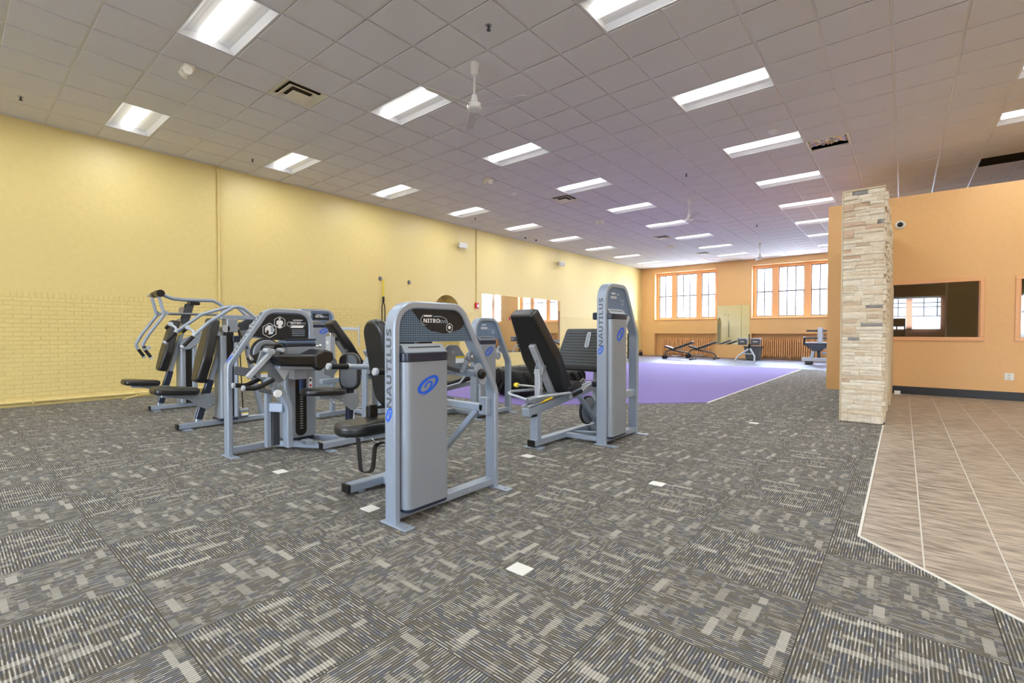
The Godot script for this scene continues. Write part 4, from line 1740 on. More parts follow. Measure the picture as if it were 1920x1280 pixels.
func tower(o: Node, x: float, d0: float, sgn: float, out: float, c: Array, deep := 0.10, r := [0.0, 0.17, 0.15, 0.12, 0.0]) -> Tower:
	var t := Tower.new()
	t.x = x; t.d0 = d0; t.sgn = sgn; t.out = out; t.c = c
	var th := 0.046
	# centre line of the tube
	var ctr := []
	var n := c.size()
	for i in n:
		var e0: Vector2 = ((c[i] - c[i - 1]) if i > 0 else (c[1] - c[0])).normalized()
		var e1: Vector2 = ((c[i + 1] - c[i]) if i < n - 1 else (c[i] - c[i - 1])).normalized()
		var n0 := Vector2(e0.y, -e0.x)
		var n1 := Vector2(e1.y, -e1.x)
		var m := (n0 + n1).normalized()
		ctr.append(c[i] + m * (th * 0.5 / maxf(0.4, m.dot(n1))))
	var fl := fillet(ctr, r, 9)
	var path := []
	for q in fl:
		path.append(t.at(q.x, q.y, -deep * 0.5))
	var mb := MB.new()
	mb.sweep(path, XU, th, deep, 0.008)
	put("arch_frame", mb, M.silver_frame, o)
	var last: float = c[n - 1].x
	mb = MB.new()
	var p0 := t.at(0.03, 0.052, -deep * 0.5)
	var p1 := t.at(last - 0.03, 0.052, -deep * 0.5)
	mb.bar(p0, p1, 0.075, 0.055, YU, 0.006)
	put("base_beam", mb, M.silver_frame, o)
	for s in [0.02, last - 0.02]:
		mb = MB.new()
		var q := t.at(s, 0.005, 0.0)
		mb.box(q, V3(0.125, 0.005, 0.038), 0.002)
		var fp := put("foot_plate", mb, M.silver_frame, o)
		bolt(fp, t.at(s, 0.010, 0.085), YU, 0.009)
	for s in [0.30, 0.36]:
		bolt(o, t.at(last - s, 0.052, -deep * 0.5 + 0.0375), XU * out, 0.007)
	return t

# rounded weight shroud between s0 and s1, from y0 to y1; its outer face stands "front" in front of the arch face and "back" behind it
func shroud(o: Node, t: Tower, s0: float, s1: float, y0: float, y1: float, front: float, back: float, cap := true, m: Material = null):
	var w := s1 - s0
	var dp := front + back
	var mid := t.at((s0 + s1) * 0.5, 0, (front - back) * 0.5)
	var mb := MB.new()
	mb.ext(rounded(w, dp, 0.045, 5), mid + V3(0, y0 + 0.012, 0), DU, XU, YU, y1 - y0 - 0.012, 0.0, 1, true)
	put("weight_shroud", mb, m if m else M.grey_cover, o)
	mb = MB.new()
	mb.ext(rounded(w - 0.004, dp - 0.004, 0.043, 5), mid + V3(0, y0 - 0.01, 0), DU, XU, YU, 0.022, 0.004, 1, true)
	put("shroud_foot", mb, M.cap_dark, o)
	if cap:
		mb = MB.new()
		mb.ext(rounded(w + 0.008, dp + 0.008, 0.048, 5), mid + V3(0, y1, 0), DU, XU, YU, 0.058, 0.008, 2, true)
		put("shroud_cap", mb, M.cap_dark, o)
		# sloping lid from the cap back to the placard
		mb = MB.new()
		var f := front + 0.002
		var pr := poly([Vector2(f - 0.008, y1 + 0.05), Vector2(f - 0.03, y1 + 0.068), Vector2(-0.012, y1 + 0.108), Vector2(-back * 0.6, y1 + 0.108), Vector2(-back * 0.6, y1 + 0.05)])
		mb.ext(pr, t.at(s0 + 0.008, 0, 0), XU * t.out, YU, DU * t.sgn, w - 0.016, 0.006, 2)
		var lid := put("shroud_lid", mb, M.grey_plate, o)
		mb = MB.new()
		var q := t.at((s0 + s1) * 0.5, y1 + 0.089, f * 0.5 - 0.02)
		mb.box(q, V3(0.004, 0.002, w * 0.36), 0.0, (V3(t.out * (f - 0.018), -0.04, 0)).normalized(), V3(t.out * 0.04, f - 0.018, 0).normalized(), DU)
		put("slot", mb, M.black_plastic, lid)

# placard filling the head of the arch above yb (upright side) and yr (slanting side)
func placard(o: Node, t: Tower, yb: float, yr: float, m: Material, inset := 0.018, split := -1.0) -> void:
	var c := t.c
	var th := 0.043
	var topy: float = c[1].y - th
	var sl: Vector2 = (c[3] - c[2]).normalized()
	var nn := Vector2(sl.y, -sl.x)
	var base: Vector2 = c[2] + nn * th
	var sr: float = base.x + sl.x * ((yr - base.y) / sl.y)
	var st: float = base.x + sl.x * ((topy - base.y) / sl.y)
	var p := [Vector2(th, yb), Vector2(th, topy), Vector2(st, topy), Vector2(sr, yr)]
	if split > 0.0:
		p.append(Vector2(split + 0.03, yr))
		p.append(Vector2(split, yb))
	var rr := [0.0, 0.13, 0.12, 0.0, 0.0, 0.0]
	var mb := MB.new()
	mb.ext(poly(fillet(p, rr, 7, true)), t.at(0, 0, -inset - 0.012), DU * t.sgn, YU, XU * t.out, 0.012, 0.002)
	put("placard", mb, m, o)

func upright_letters(o: Node, t: Tower, y: float, deep: float, m: Material, len_ := 0.385):
	# reads upwards on the narrow outer side of the upright leg
	var at := t.at(0.0, y, -deep * 0.5)
	lettering("NAUTILUS", 0.047, at - DU * t.sgn * 0.0005, YU, XU * -t.out * t.sgn * (1.0 if t.sgn > 0 else 1.0), m, o, true, "side_lettering", len_ / 0.248)
	swirl(o, at + V3(0, -len_ * 0.5 - 0.088, 0), XU * t.sgn, YU, 0.062, 0.095)

func weight_window(o: Node, x: float, d: float, y0: float, y1: float, w: float, out: float):
	# slot in a shroud with the stack behind it
	var mb := MB.new()
	mb.ext(rounded(w, y1 - y0, w * 0.48, 6), V3(x, (y0 + y1) * 0.5, d), DU, YU, XU * out, 0.004, 0.001)
	put("window_recess", mb, M.black_plastic, o)
	mb = MB.new()
	mb.tube([V3(x + out * 0.004, y0 + (y1 - y0) * 0.62, d), V3(x + out * 0.004, y1 - 0.03, d)], w * 0.18, 8)
	put("guide_rod", mb, M.tube_blue, o)
	for k in 15:
		var y := y0 + 0.07 + k * (y1 - y0) * 0.036
		block(o, "weight_plate", V3(x, y, d - w * 0.10), V3(x + out * 0.007, y + 0.010, d + w * 0.16), M.steel, 0.001)


func build_machines():
	triceps_press()
	leg_press()
	triceps_extension()
	chest_press()
	pulldown()
	far_left_machine()
	mid_machine()
	hamstring_machine()
	big_tyre()


# ---- the machine at the front: dip machine, seat on the far side of its tower
func triceps_press():
	var o := thing("strength_machine", "silver triceps dip machine at the very front, black belt hanging under its seat", "gym machine", V3(-2.6, 0, 2.1))
	var t := tower(o, -2.34, 1.72, 1, 1, [Vector2(0, 0.01), Vector2(0, 1.36), Vector2(0.575, 1.362), Vector2(0.95, 0.745), Vector2(0.95, 0.01)])
	shroud(o, t, 0.052, 0.405, 0.075, 0.985, 0.05, 0.16)
	swirl(o, V3(-2.289, 0.835, 1.72 + 0.225), DU, YU, 0.165, 0.125)
	placard(o, t, 1.105, 1.105, M.panel_slate, 0.018)
	# dark field with the lettering
	var mb := MB.new()
	var f := fillet([Vector2(0.145, 1.310), Vector2(0.55, 1.312), Vector2(0.61, 1.225), Vector2(0.56, 1.185), Vector2(0.42, 1.158), Vector2(0.29, 1.178), Vector2(0.21, 1.235)], [0, 0.09, 0.03, 0.06, 0.1, 0.1, 0.06], 5, true)
	mb.ext(poly(f), t.at(0, 0, -0.0185), DU, YU, XU, 0.0015)
	put("name_field", mb, M.panel_dark, o)
	var fx := -0.0165
	lettering("NITRO", 0.026, t.at(0.307, 1.241, fx), DU, YU, M.print_white, o, true, "name_lettering", 1.28)
	lettering("evo", 0.027, t.at(0.410, 1.240, fx), DU, YU, M.print_grey, o, false, "name_lettering", 1.15)
	print_bar(o, t.at(0.275, 1.272, fx), DU, YU, 0.066, 0.011, 0.004)
	print_bar(o, t.at(0.355, 1.270, fx), DU, YU, 0.07, 0.006, 0.003, M.print_grey)
	mb = MB.new()
	for e in [[0.236, 1.278, 0.214, 1.243], [0.214, 1.243, 0.236, 1.214], [0.236, 1.214, 0.262, 1.214], [0.392, 1.270, 0.432, 1.257], [0.432, 1.257, 0.447, 1.228]]:
		mb.bar(t.at(e[0], e[1], fx), t.at(e[2], e[3], fx), 0.0016, 0.003, XU, 0.0)
	put("printed_outline", mb, M.print_white, o)
	hexagon(o, t.at(0.462, 1.197, fx), DU, YU, 0.030, 0.003, null, M.panel_dark)
	drum(o, "badge_centre", t.at(0.462, 1.199, fx), t.at(0.462, 1.199, fx + 0.002), 0.013, M.print_white, 8, 0.0005)
	upright_letters(o, t, 0.945, 0.10, M.letter_grey)
	# pivot on the slanting leg
	var pv := t.at(0.745, 0.868, 0.0)
	mb = MB.new()
	mb.ext(rounded(0.085, 0.17, 0.042, 8), pv - XU * 0.002, (DU * 0.86 + YU * 0.5).normalized(), (YU * 0.86 - DU * 0.5).normalized(), XU, 0.010, 0.003)
	put("pivot_plate", mb, M.silver_frame, o)
	mb = MB.new()
	mb.lathe([Vector2(0, 0.0), Vector2(0.036, 0.0), Vector2(0.037, 0.012), Vector2(0.030, 0.024), Vector2(0.016, 0.030), Vector2(0, 0.031)], pv + XU * 0.008, XU, 20, true)
	put("pivot_knob", mb, M.black_plastic, o)
	# lever: cam plate with a caution label, arm back to the pivot
	sheet(o, "cam_plate", [Vector2(2.24, 1.01), Vector2(2.30, 1.075), Vector2(2.40, 1.075), Vector2(2.465, 1.0), Vector2(2.50, 0.92), Vector2(2.60, 0.90), Vector2(2.60, 0.835), Vector2(2.47, 0.85), Vector2(2.24, 0.96)], -2.514, 0.014, M.grey_plate, 0.04)
	drum(o, "cam_bolt", V3(-2.50, 1.02, 2.345), V3(-2.488, 1.02, 2.345), 0.014, M.steel)
	block(o, "caution_label", V3(-2.5005, 0.943, 2.375), V3(-2.4985, 0.992, 2.462), M.print_white, 0.0)
	block(o, "caution_band", V3(-2.5, 0.977, 2.375), V3(-2.4975, 0.992, 2.462), M.yellow_label, 0.0)
	beam(o, "cam_arm", V3(-2.49, 0.945, 2.18), V3(-2.49, 0.845, 2.56), 0.03, 0.03, M.dark_grey)
	drum(o, "idler_pulley", V3(-2.43, 0.99, 2.445), V3(-2.40, 0.99, 2.445), 0.04, M.grey_plate)
	drum(o, "idler_hub", V3(-2.40, 0.99, 2.445), V3(-2.385, 0.99, 2.445), 0.018, M.chrome)
	beam(o, "idler_link", V3(-2.42, 0.98, 2.43), V3(-2.47, 0.87, 2.40), 0.012, 0.04, M.grey_plate)
	drum(o, "drive_pulley", V3(-2.58, 1.05, 2.13), V3(-2.54, 1.05, 2.13), 0.075, M.black_plastic)
	pipe(o, "belt", [V3(-2.56, 1.17, 1.98), V3(-2.56, 1.10, 2.20)], 0.011, M.black_rubber)
	drum(o, "pivot_shaft", V3(-3.25, 0.868, 2.465), V3(-2.38, 0.868, 2.465), 0.026, M.silver_frame)
	# two lever handles, one each side of the seat
	for s in [[-2.555, 1.735, 0.918], [-3.215, 1.79, 0.918]]:
		var end := V3(s[0], s[2], s[1])
		var back := V3(s[0] - 0.02, 0.872, 2.47)
		var dir := (back - end).normalized()
		pipe(o, "lever_tube", [end + dir * 0.16, back], 0.0215, M.silver_frame, 0.0, 14)
		pipe(o, "grip", [end + dir * 0.012, end + dir * 0.165], 0.0205, M.black_rubber, 0.0, 14)
		drum(o, "grip_collar", end + dir * 0.155, end + dir * 0.172, 0.026, M.steel)
		drum(o, "grip_end", end - dir * 0.012, end + dir * 0.014, 0.0245, M.silver_light, 18, 0.004)
	# seat, back pad, spine
	cushion(o, "seat", rounded(0.30, 0.56, 0.145, 8), V3(-2.86, 0.515, 1.93), XU, DU, YU, 0.085, 0.034)
	beam(o, "seat_rail", V3(-2.86, 0.455, 1.83), V3(-2.86, 0.445, 2.55), 0.06, 0.04)
	sheet(o, "seat_bracket", [Vector2(1.82, 0.465), Vector2(2.3, 0.465), Vector2(2.3, 0.30), Vector2(2.2, 0.32), Vector2(2.06, 0.42)], -2.865, 0.012, M.grey_plate)
	beam(o, "seat_post", V3(-2.86, 0.06, 2.40), V3(-2.86, 0.48, 2.30), 0.07, 0.05, null, DU)
	pipe(o, "adjust_lever", [V3(-2.84, 0.43, 1.90), V3(-2.80, 0.37, 1.93), V3(-2.80, 0.355, 2.05), V3(-2.78, 0.40, 2.10)], 0.006, M.chrome)
	var vd := (V3(0, 0.60, -0.115)).normalized()
	cushion(o, "back_pad", rounded(0.245, 0.64, 0.12, 8), V3(-2.885, 0.945, 2.015), XU, vd, vd.cross(XU).normalized(), 0.085, 0.030)
	beam(o, "back_post", V3(-2.885, 0.45, 2.30), V3(-2.885, 1.02, 2.10), 0.06, 0.045, null, DU)
	drum(o, "adjust_knob", V3(-2.76, 1.015, 2.035), V3(-2.72, 1.015, 2.035), 0.022, M.silver_light)
	drum(o, "knob_stem", V3(-2.80, 1.015, 2.06), V3(-2.70, 1.015, 2.04), 0.006, M.steel, 8)
	beam(o, "spine", V3(-3.05, 0.052, 1.83), V3(-3.05, 0.052, 2.72), 0.085, 0.06)
	block(o, "spine_cap", V3(-3.095, 0.020, 1.815), V3(-3.005, 0.084, 1.835), M.black_plastic, 0.003)
	drum(o, "levelling_foot", V3(-3.05, 0.0, 1.95), V3(-3.05, 0.024, 1.95), 0.028, M.silver_frame)
	beam(o, "cross_beam", V3(-3.03, 0.052, 2.14), V3(-2.44, 0.052, 2.05), 0.06, 0.055)
	beam(o, "rear_bar", V3(-3.06, 0.60, 2.60), V3(-2.42, 0.60, 2.60), 0.05, 0.055)
	beam(o, "rear_post", V3(-3.05, 0.05, 2.66), V3(-3.05, 0.85, 2.50), 0.06, 0.05, null, DU)
	beam(o, "diagonal_brace", V3(-2.50, 0.575, 2.60), V3(-3.00, 0.09, 2.60), 0.045, 0.045)
	block(o, "brace_plate", V3(-2.46, 0.55, 2.575), V3(-2.38, 0.68, 2.625), null, 0.004)
	# belt looped below the seat and its anchor on the far side
	var belt := MB.new()
	var bp := fillet([V3(-2.76, 0.47, 1.74), V3(-2.76, 0.235, 1.76), V3(-2.76, 0.22, 1.85), V3(-2.76, 0.40, 1.87), V3(-2.76, 0.41, 1.96), V3(-2.76, 0.19, 2.02)], 0.04, 6)
	belt.sweep(bp, XU, 0.003, 0.05, 0.001)
	put("seat_belt", belt, M.black_rubber, o)
	block(o, "belt_anchor", V3(-3.00, 0.53, 1.95), V3(-2.95, 0.64, 2.03), M.black_plastic, 0.01)
	drum(o, "belt_pin", V3(-2.95, 0.635, 2.07), V3(-2.935, 0.635, 2.07), 0.018, M.chrome)
	pipe(o, "belt_strap", [V3(-2.95, 0.62, 2.0), V3(-2.92, 0.62, 2.10), V3(-2.86, 0.60, 2.2)], 0.010, M.black_rubber)


# ---- leg press right of it
func leg_press():
	var o := thing("strength_machine", "silver leg press with tall black backrest and ribbed foot plate", "gym machine", V3(-2.8, 0, 4.4))
	var t := tower(o, -2.345, 4.33, 1, 1, [Vector2(0, 0.01), Vector2(0, 1.685), Vector2(0.475, 1.685), Vector2(0.79, 1.14), Vector2(0.79, 0.01)], 0.105)
	shroud(o, t, 0.05, 0.405, 0.075, 1.305, 0.05, 0.14)
	swirl(o, V3(-2.294, 1.145, 4.33 + 0.235), DU, YU, 0.16, 0.155, M.logo_blue)
	placard(o, t, 1.405, 1.345, M.panel_blue, 0.02)
	var fx := -0.0175
	print_bar(o, t.at(0.20, 1.578, fx), DU, YU, 0.085, 0.014, 0.004)
	print_bar(o, t.at(0.30, 1.572, fx), DU, YU, 0.06, 0.006, 0.003)
	lettering("NITRO", 0.028, t.at(0.205, 1.535, fx), DU, YU, M.print_white, o, true, "name_lettering", 1.1)
	lettering("evo", 0.028, t.at(0.315, 1.525, fx), DU, YU, M.print_grey, o, false, "name_lettering", 1.1)
	hexagon(o, t.at(0.40, 1.49, fx), DU, YU, 0.03, 0.003, M.print_white)
	upright_letters(o, t, 1.27, 0.105, M.letter_grey, 0.40)
	# lower shelf, lever and pulleys behind the arch opening
	beam(o, "mid_bar", t.at(0.40, 0.475, -0.05), t.at(0.77, 0.475, -0.05), 0.06, 0.085)
	beam(o, "upper_link", t.at(0.42, 1.18, -0.03), t.at(0.585, 1.345, -0.03), 0.03, 0.055, M.silver_light)
	drum(o, "pulley", t.at(0.47, 0.40, -0.07), t.at(0.47, 0.40, -0.04), 0.04, M.black_plastic)
	drum(o, "pulley", t.at(0.46, 0.57, -0.07), t.at(0.46, 0.57, -0.04), 0.035, M.black_plastic)
	pipe(o, "belt", [t.at(0.44, 0.76, -0.06), t.at(0.52, 0.55, -0.06)], 0.008, M.black_rubber)
	block(o, "stack_base", V3(-2.52, 0.08, 4.75), V3(-2.42, 0.22, 4.95), M.grey_plate)
	block(o, "handle_block", V3(-2.52, 1.30, 4.36), V3(-2.445, 1.375, 4.44), M.cap_dark, 0.01)
	# carriage rail and stand
	var X := -2.86
	beam(o, "seat_rail", V3(X, 0.375, 3.66), V3(X, 0.53, 4.95), 0.10, 0.085)
	beam(o, "slide_rail", V3(X + 0.035, 0.435, 3.66), V3(X + 0.035, 0.585, 4.85), 0.022, 0.02, M.silver_light)
	beam(o, "slide_rail", V3(X - 0.035, 0.435, 3.66), V3(X - 0.035, 0.585, 4.85), 0.022, 0.02, M.silver_light)
	block(o, "rail_cap", V3(X - 0.052, 0.325, 3.70), V3(X + 0.052, 0.355, 3.79), M.black_plastic, 0.003)
	block(o, "front_leg", V3(X - 0.045, 0.07, 3.79), V3(X + 0.045, 0.37, 3.87))
	beam(o, "spine", V3(X, 0.055, 3.76), V3(X, 0.055, 5.05), 0.085, 0.065)
	block(o, "spine_cap", V3(X - 0.044, 0.02, 3.745), V3(X + 0.044, 0.088, 3.762), M.black_plastic, 0.003)
	block(o, "floor_plate", V3(X - 0.10, 0, 3.76), V3(X + 0.10, 0.012, 3.86), null, 0.002)
	beam(o, "cross_beam", V3(X + 0.03, 0.052, 4.34), V3(-2.43, 0.052, 4.38), 0.05, 0.05)
	beam(o, "cross_beam", V3(X + 0.03, 0.052, 4.86), V3(-2.43, 0.052, 4.78), 0.05, 0.05)
	beam(o, "cross_brace", V3(X + 0.03, 0.05, 4.50), V3(-2.45, 0.05, 4.74), 0.035, 0.04)
	beam(o, "diagonal_brace", V3(X + 0.10, 0.46, 4.50), V3(X + 0.10, 0.09, 4.92), 0.05, 0.045)
	beam(o, "diagonal_brace", V3(X + 0.09, 0.20, 4.80), V3(X + 0.09, 0.46, 5.05), 0.05, 0.045)
	drum(o, "drive_disc", V3(X + 0.03, 0.265, 4.79), V3(X + 0.06, 0.265, 4.79), 0.15, M.grey_plate, 28)
	drum(o, "disc_tyre", V3(X + 0.02, 0.265, 4.79), V3(X + 0.05, 0.265, 4.79), 0.165, M.black_rubber, 28)
	drum(o, "belt_roller", V3(X + 0.05, 0.27, 4.98), V3(X + 0.15, 0.27, 4.98), 0.05, M.silver_frame)
	beam(o, "rear_upright", V3(X, 0.05, 5.02), V3(X, 0.95, 5.10), 0.08, 0.06, null, DU)
	beam(o, "swing_arm", V3(X + 0.10, 0.55, 4.98), V3(X + 0.12, 0.86, 5.06), 0.05, 0.06, M.silver_light, DU)
	drum(o, "swing_pivot", V3(X + 0.04, 0.56, 4.90), V3(X + 0.20, 0.56, 4.90), 0.035, M.cap_dark)
	drum(o, "pop_pin", V3(X + 0.05, 0.60, 4.62), V3(X + 0.09, 0.64, 4.62), 0.022, M.steel)
	pipe(o, "cable", [V3(X + 0.06, 0.625, 4.63), V3(X + 0.20, 0.60, 5.0)], 0.004, M.steel)
	# carriage with seat
	cushion(o, "seat", poly(fillet([Vector2(-0.20, -0.02), Vector2(0.20, -0.02), Vector2(0.15, 0.36), Vector2(-0.15, 0.36)], 0.06, 6, true)), V3(X, 0.565, 4.14), XU, V3(0, 0.09, 1).normalized(), V3(0, 1, -0.09).normalized(), 0.075, 0.03)
	beam(o, "carriage", V3(X, 0.485, 3.72), V3(X, 0.525, 4.35), 0.12, 0.05, M.grey_plate)
	# backrest
	var V := V3(0, 0.83, -0.56).normalized()
	var N := V3(0, 0.56, 0.83).normalized()
	var c := V3(X, 0.955, 3.925)
	cushion(o, "backrest", poly(fillet([Vector2(-0.21, -0.48), Vector2(0.18, -0.48), Vector2(0.20, -0.05), Vector2(0.13, 0.50), Vector2(-0.16, 0.50), Vector2(-0.235, -0.05)], [0.03, 0.03, 0.2, 0.035, 0.035, 0.2], 6, true)), c, XU, V, N, 0.135, 0.032)
	beam(o, "back_channel", c - V * 0.50 - N * 0.085, c + V * 0.16 - N * 0.085, 0.075, 0.045, M.silver_light, N)
	bolt(o, c + V * 0.08 - N * 0.108, -N, 0.010)
	bolt(o, c - V * 0.02 - N * 0.108, -N, 0.010)
	bolt(o, c - V * 0.30 - N * 0.108, -N, 0.010)
	var pv := c - V * 0.13 - N * 0.13
	for s: float in [-1.0, 1.0]:
		var ear := MB.new()
		ear.bar(pv + XU * s * 0.046 + N * 0.06 + V * 0.03, pv + XU * s * 0.046 - N * 0.03 - V * 0.03, 0.006, 0.055, V, 0.001)
		put("pivot_ear", ear, M.silver_light, o)
		bolt(o, pv + XU * s * 0.05, XU * s, 0.015)
	block(o, "strut", V3(X - 0.032, 0.40, pv.z - 0.045), V3(X + 0.032, pv.y + 0.02, pv.z + 0.015), M.silver_light)
	for q in 6:
		drum(o, "strut_hole", V3(X + 0.031, 0.44 + q * 0.03, pv.z - 0.015), V3(X + 0.034, 0.44 + q * 0.03, pv.z - 0.015), 0.007, M.black_plastic, 8)
	drum(o, "strut_bolt", V3(X - 0.05, 0.595, pv.z - 0.015), V3(X + 0.055, 0.595, pv.z - 0.015), 0.014, M.steel)
	drum(o, "release_pin", V3(X - 0.27, 0.61, pv.z - 0.01), V3(X - 0.03, 0.61, pv.z - 0.01), 0.011, M.steel, 10)
	drum(o, "release_knob", V3(X - 0.315, 0.61, pv.z - 0.01), V3(X - 0.265, 0.61, pv.z - 0.01), 0.024, M.yellow_knob, 8)
	pipe(o, "yellow_lever", [V3(X + 0.03, 0.45, 3.85), V3(X + 0.10, 0.50, 3.98)], 0.011, M.yellow_knob)
	# side handles
	for s: float in [-1.0, 1.0]:
		pipe(o, "side_handle", [V3(X + s * 0.02, 0.50, 3.70), V3(X + s * 0.20, 0.555, 3.62), V3(X + s * 0.24, 0.56, 3.75), V3(X + s * 0.22, 0.545, 4.12), V3(X + s * 0.15, 0.49, 4.26)], 0.0135, M.silver_light, 0.05)
		pipe(o, "grip", [V3(X + s * 0.15, 0.485, 4.25), V3(X + s * 0.15, 0.525, 4.47)], 0.019, M.black_rubber)
		drum(o, "grip_end", V3(X + s * 0.15, 0.482, 4.235), V3(X + s * 0.15, 0.487, 4.26), 0.022, M.silver_light)
		drum(o, "grip_end", V3(X + s * 0.15, 0.525, 4.465), V3(X + s * 0.15, 0.53, 4.49), 0.022, M.silver_light)
		pipe(o, "grip_stem", [V3(X + s * 0.15, 0.53, 4.48), V3(X + s * 0.12, 0.56, 4.65)], 0.014, M.steel)
	# foot plate with ribs
	var fv := V3(0, 0.46, 0.20).normalized()
	var fn := V3(0, 0.20, -0.46).normalized()
	var fc := V3(-2.90, 0.985, 4.885)
	var mb := MB.new()
	mb.ext(poly(fillet([Vector2(-0.40, -0.25), Vector2(0.40, -0.25), Vector2(0.34, 0.25), Vector2(-0.34, 0.25)], [0.02, 0.02, 0.04, 0.04], 5, true)), fc - fn * 0.05, XU, fv, fn, 0.05, 0.006)
	put("foot_plate", mb, M.dark_grey, o)
	mb = MB.new()
	mb.bar(fc + fv * -0.265 - XU * 0.40, fc + fv * -0.265 + XU * 0.40, 0.05, 0.05, fv, 0.012)
	put("plate_lip", mb, M.black_rubber, o)
	for k in 12:
		var v := -0.215 + k * 0.037
		mb = MB.new()
		mb.bar(fc + fv * v - XU * (0.350 - v * 0.12) + fn * 0.003, fc + fv * v + XU * (0.350 - v * 0.12) + fn * 0.003, 0.006, 0.024, fv, 0.003)
		put("tread_rib", mb, M.dark_grey, o)
	mb = MB.new()
	mb.ext(rounded(0.055, 0.20, 0.027, 6), fc + fv * 0.10 + fn * 0.004, XU, fv, fn, 0.006, 0.002)
	var sl := put("plate_slot", mb, M.silver_light, o)
	mb = MB.new()
	mb.ext(rounded(0.035, 0.18, 0.017, 6), fc + fv * 0.10 + fn * 0.0102, XU, fv, fn, 0.002, 0.0005)
	put("slot_opening", mb, M.grey_plate, sl)


# ---- arm machine in the second row, its user side towards the viewer
func triceps_extension():
	var o := thing("strength_machine", "silver arm extension machine with weight stack slot and thick black elbow pad", "gym machine", V3(-4.7, 0, 2.3))
	var t := tower(o, -4.83, 2.52, -1, 1, [Vector2(0, 0.01), Vector2(0, 1.405), Vector2(0.475, 1.405), Vector2(0.835, 0.86), Vector2(0.835, 0.01)], 0.10)
	# the user's placard: pictograms and lines of text
	placard(o, t, 1.055, 1.115, M.panel_blue, 0.018)
	var mb := MB.new()
	mb.ext(poly(fillet([Vector2(0.05, 1.07), Vector2(0.05, 1.35), Vector2(0.455, 1.35), Vector2(0.60, 1.13), Vector2(0.40, 1.09)], [0, 0.12, 0.11, 0, 0], 6, true)), t.at(0, 0, -0.0185), -DU, YU, XU, 0.0012)
	put("name_field", mb, M.panel_dark, o)
	var fx := -0.017
	var R := DU
	hexagon(o, t.at(0.445, 1.185, fx), R, YU, 0.072, 0.005, null, M.panel_dark)
	drum(o, "pictogram", t.at(0.445, 1.19, fx), t.at(0.445, 1.19, fx + 0.002), 0.048, M.print_white, 7, 0.0005)
	block(o, "pictogram_mark", t.at(0.475, 1.15, fx), t.at(0.455, 1.185, fx + 0.004), M.black_plastic, 0.0)
	block(o, "pictogram_mark", t.at(0.435, 1.165, fx), t.at(0.41, 1.225, fx + 0.004), M.print_grey, 0.0)
	hexagon(o, t.at(0.345, 1.265, fx), R, YU, 0.060, 0.004, null, M.panel_dark)
	mb = MB.new()                                                      # pictogram of a person
	mb.cyl(t.at(0.345, 1.302, fx), t.at(0.345, 1.302, fx + 0.002), 0.011, 10, 0.0003)
	mb.ext(poly([Vector2(-0.03, 0.016), Vector2(-0.012, 0.022), Vector2(0.012, 0.022), Vector2(0.03, 0.016), Vector2(0.034, -0.02), Vector2(0.02, -0.02), Vector2(0.015, -0.055), Vector2(-0.015, -0.055), Vector2(-0.02, -0.02), Vector2(-0.034, -0.02)]), t.at(0.345, 1.265, fx), R, YU, XU, 0.002)
	put("pictogram", mb, M.print_white, o)
	hexagon(o, t.at(0.25, 1.25, fx), R, YU, 0.024, 0.003, null, M.panel_dark)
	lettering("NITRO", 0.026, t.at(0.18, 1.262, fx), R, YU, M.print_white, o, true, "name_lettering", 1.0)
	lettering("evo", 0.024, t.at(0.098, 1.262, fx), R, YU, M.print_grey, o, false, "name_lettering", 0.9)
	print_bar(o, t.at(0.16, 1.292, fx), R, YU, 0.10, 0.008, 0.004)
	print_bar(o, t.at(0.165, 1.225, fx), R, YU, 0.13, 0.026, 0.01)
	for k in 4:
		print_bar(o, t.at(0.155, 1.19 - k * 0.019, fx), R, YU, 0.135, 0.006, 0.0, M.print_grey)
	# lettering on the outer side of the slanting leg
	var p0: Vector2 = t.c[3]
	var p1: Vector2 = t.c[2]
	var e := (p1 - p0).normalized()
	var along := V3(0, e.y, -e.x)
	var nrm := V3(0, -e.x * -1.0, -absf(e.y)).normalized()
	nrm = V3(0, -e.x * -1.0 if e.x > 0 else absf(e.x), -e.y).normalized()
	var mid2: Vector2 = p0.lerp(p1, 0.56)
	lettering("NAUTILUS", 0.05, V3(-4.88, mid2.y, 2.52 - mid2.x) + nrm * 0.001, along, -XU, M.letter_grey, o, true, "side_lettering", 1.45)
	var m3: Vector2 = p0.lerp(p1, 0.10)
	swirl(o, V3(-4.88, m3.y, 2.52 - m3.x) + nrm * 0.0005, XU, along, 0.06, 0.09)
	# shroud with slot on the user's side
	mb = MB.new()
	mb.ext(rounded(0.335, 0.22, 0.05, 6), V3(-4.83, 0.10, 2.335), DU, XU, YU, 0.92, 0.0, 1, true)
	put("weight_shroud", mb, M.grey_cover, o)
	mb = MB.new()
	mb.ext(rounded(0.30, 0.19, 0.045, 6), V3(-4.83, 0.06, 2.335), DU, XU, YU, 0.05, 0.006, 2, true)
	put("shroud_foot", mb, M.cap_dark, o)
	mb = MB.new()
	mb.ext(rounded(0.345, 0.23, 0.05, 6), V3(-4.83, 1.02, 2.335), DU, XU, YU, 0.035, 0.006, 2, true)
	put("shroud_cap", mb, M.cap_dark, o)
	mb = MB.new()
	mb.bx(V3(-4.90, 1.05, 2.17), V3(-4.735, 1.085, 2.50), 0.012)
	var tray := put("tray", mb, M.panel_blue, o)
	drum(tray, "cup_holder", V3(-4.80, 1.082, 2.45), V3(-4.80, 1.100, 2.45), 0.032, M.cap_dark, 18)
	drum(tray, "cup_holder", V3(-4.80, 1.082, 2.37), V3(-4.80, 1.095, 2.37), 0.026, M.cap_dark, 18)
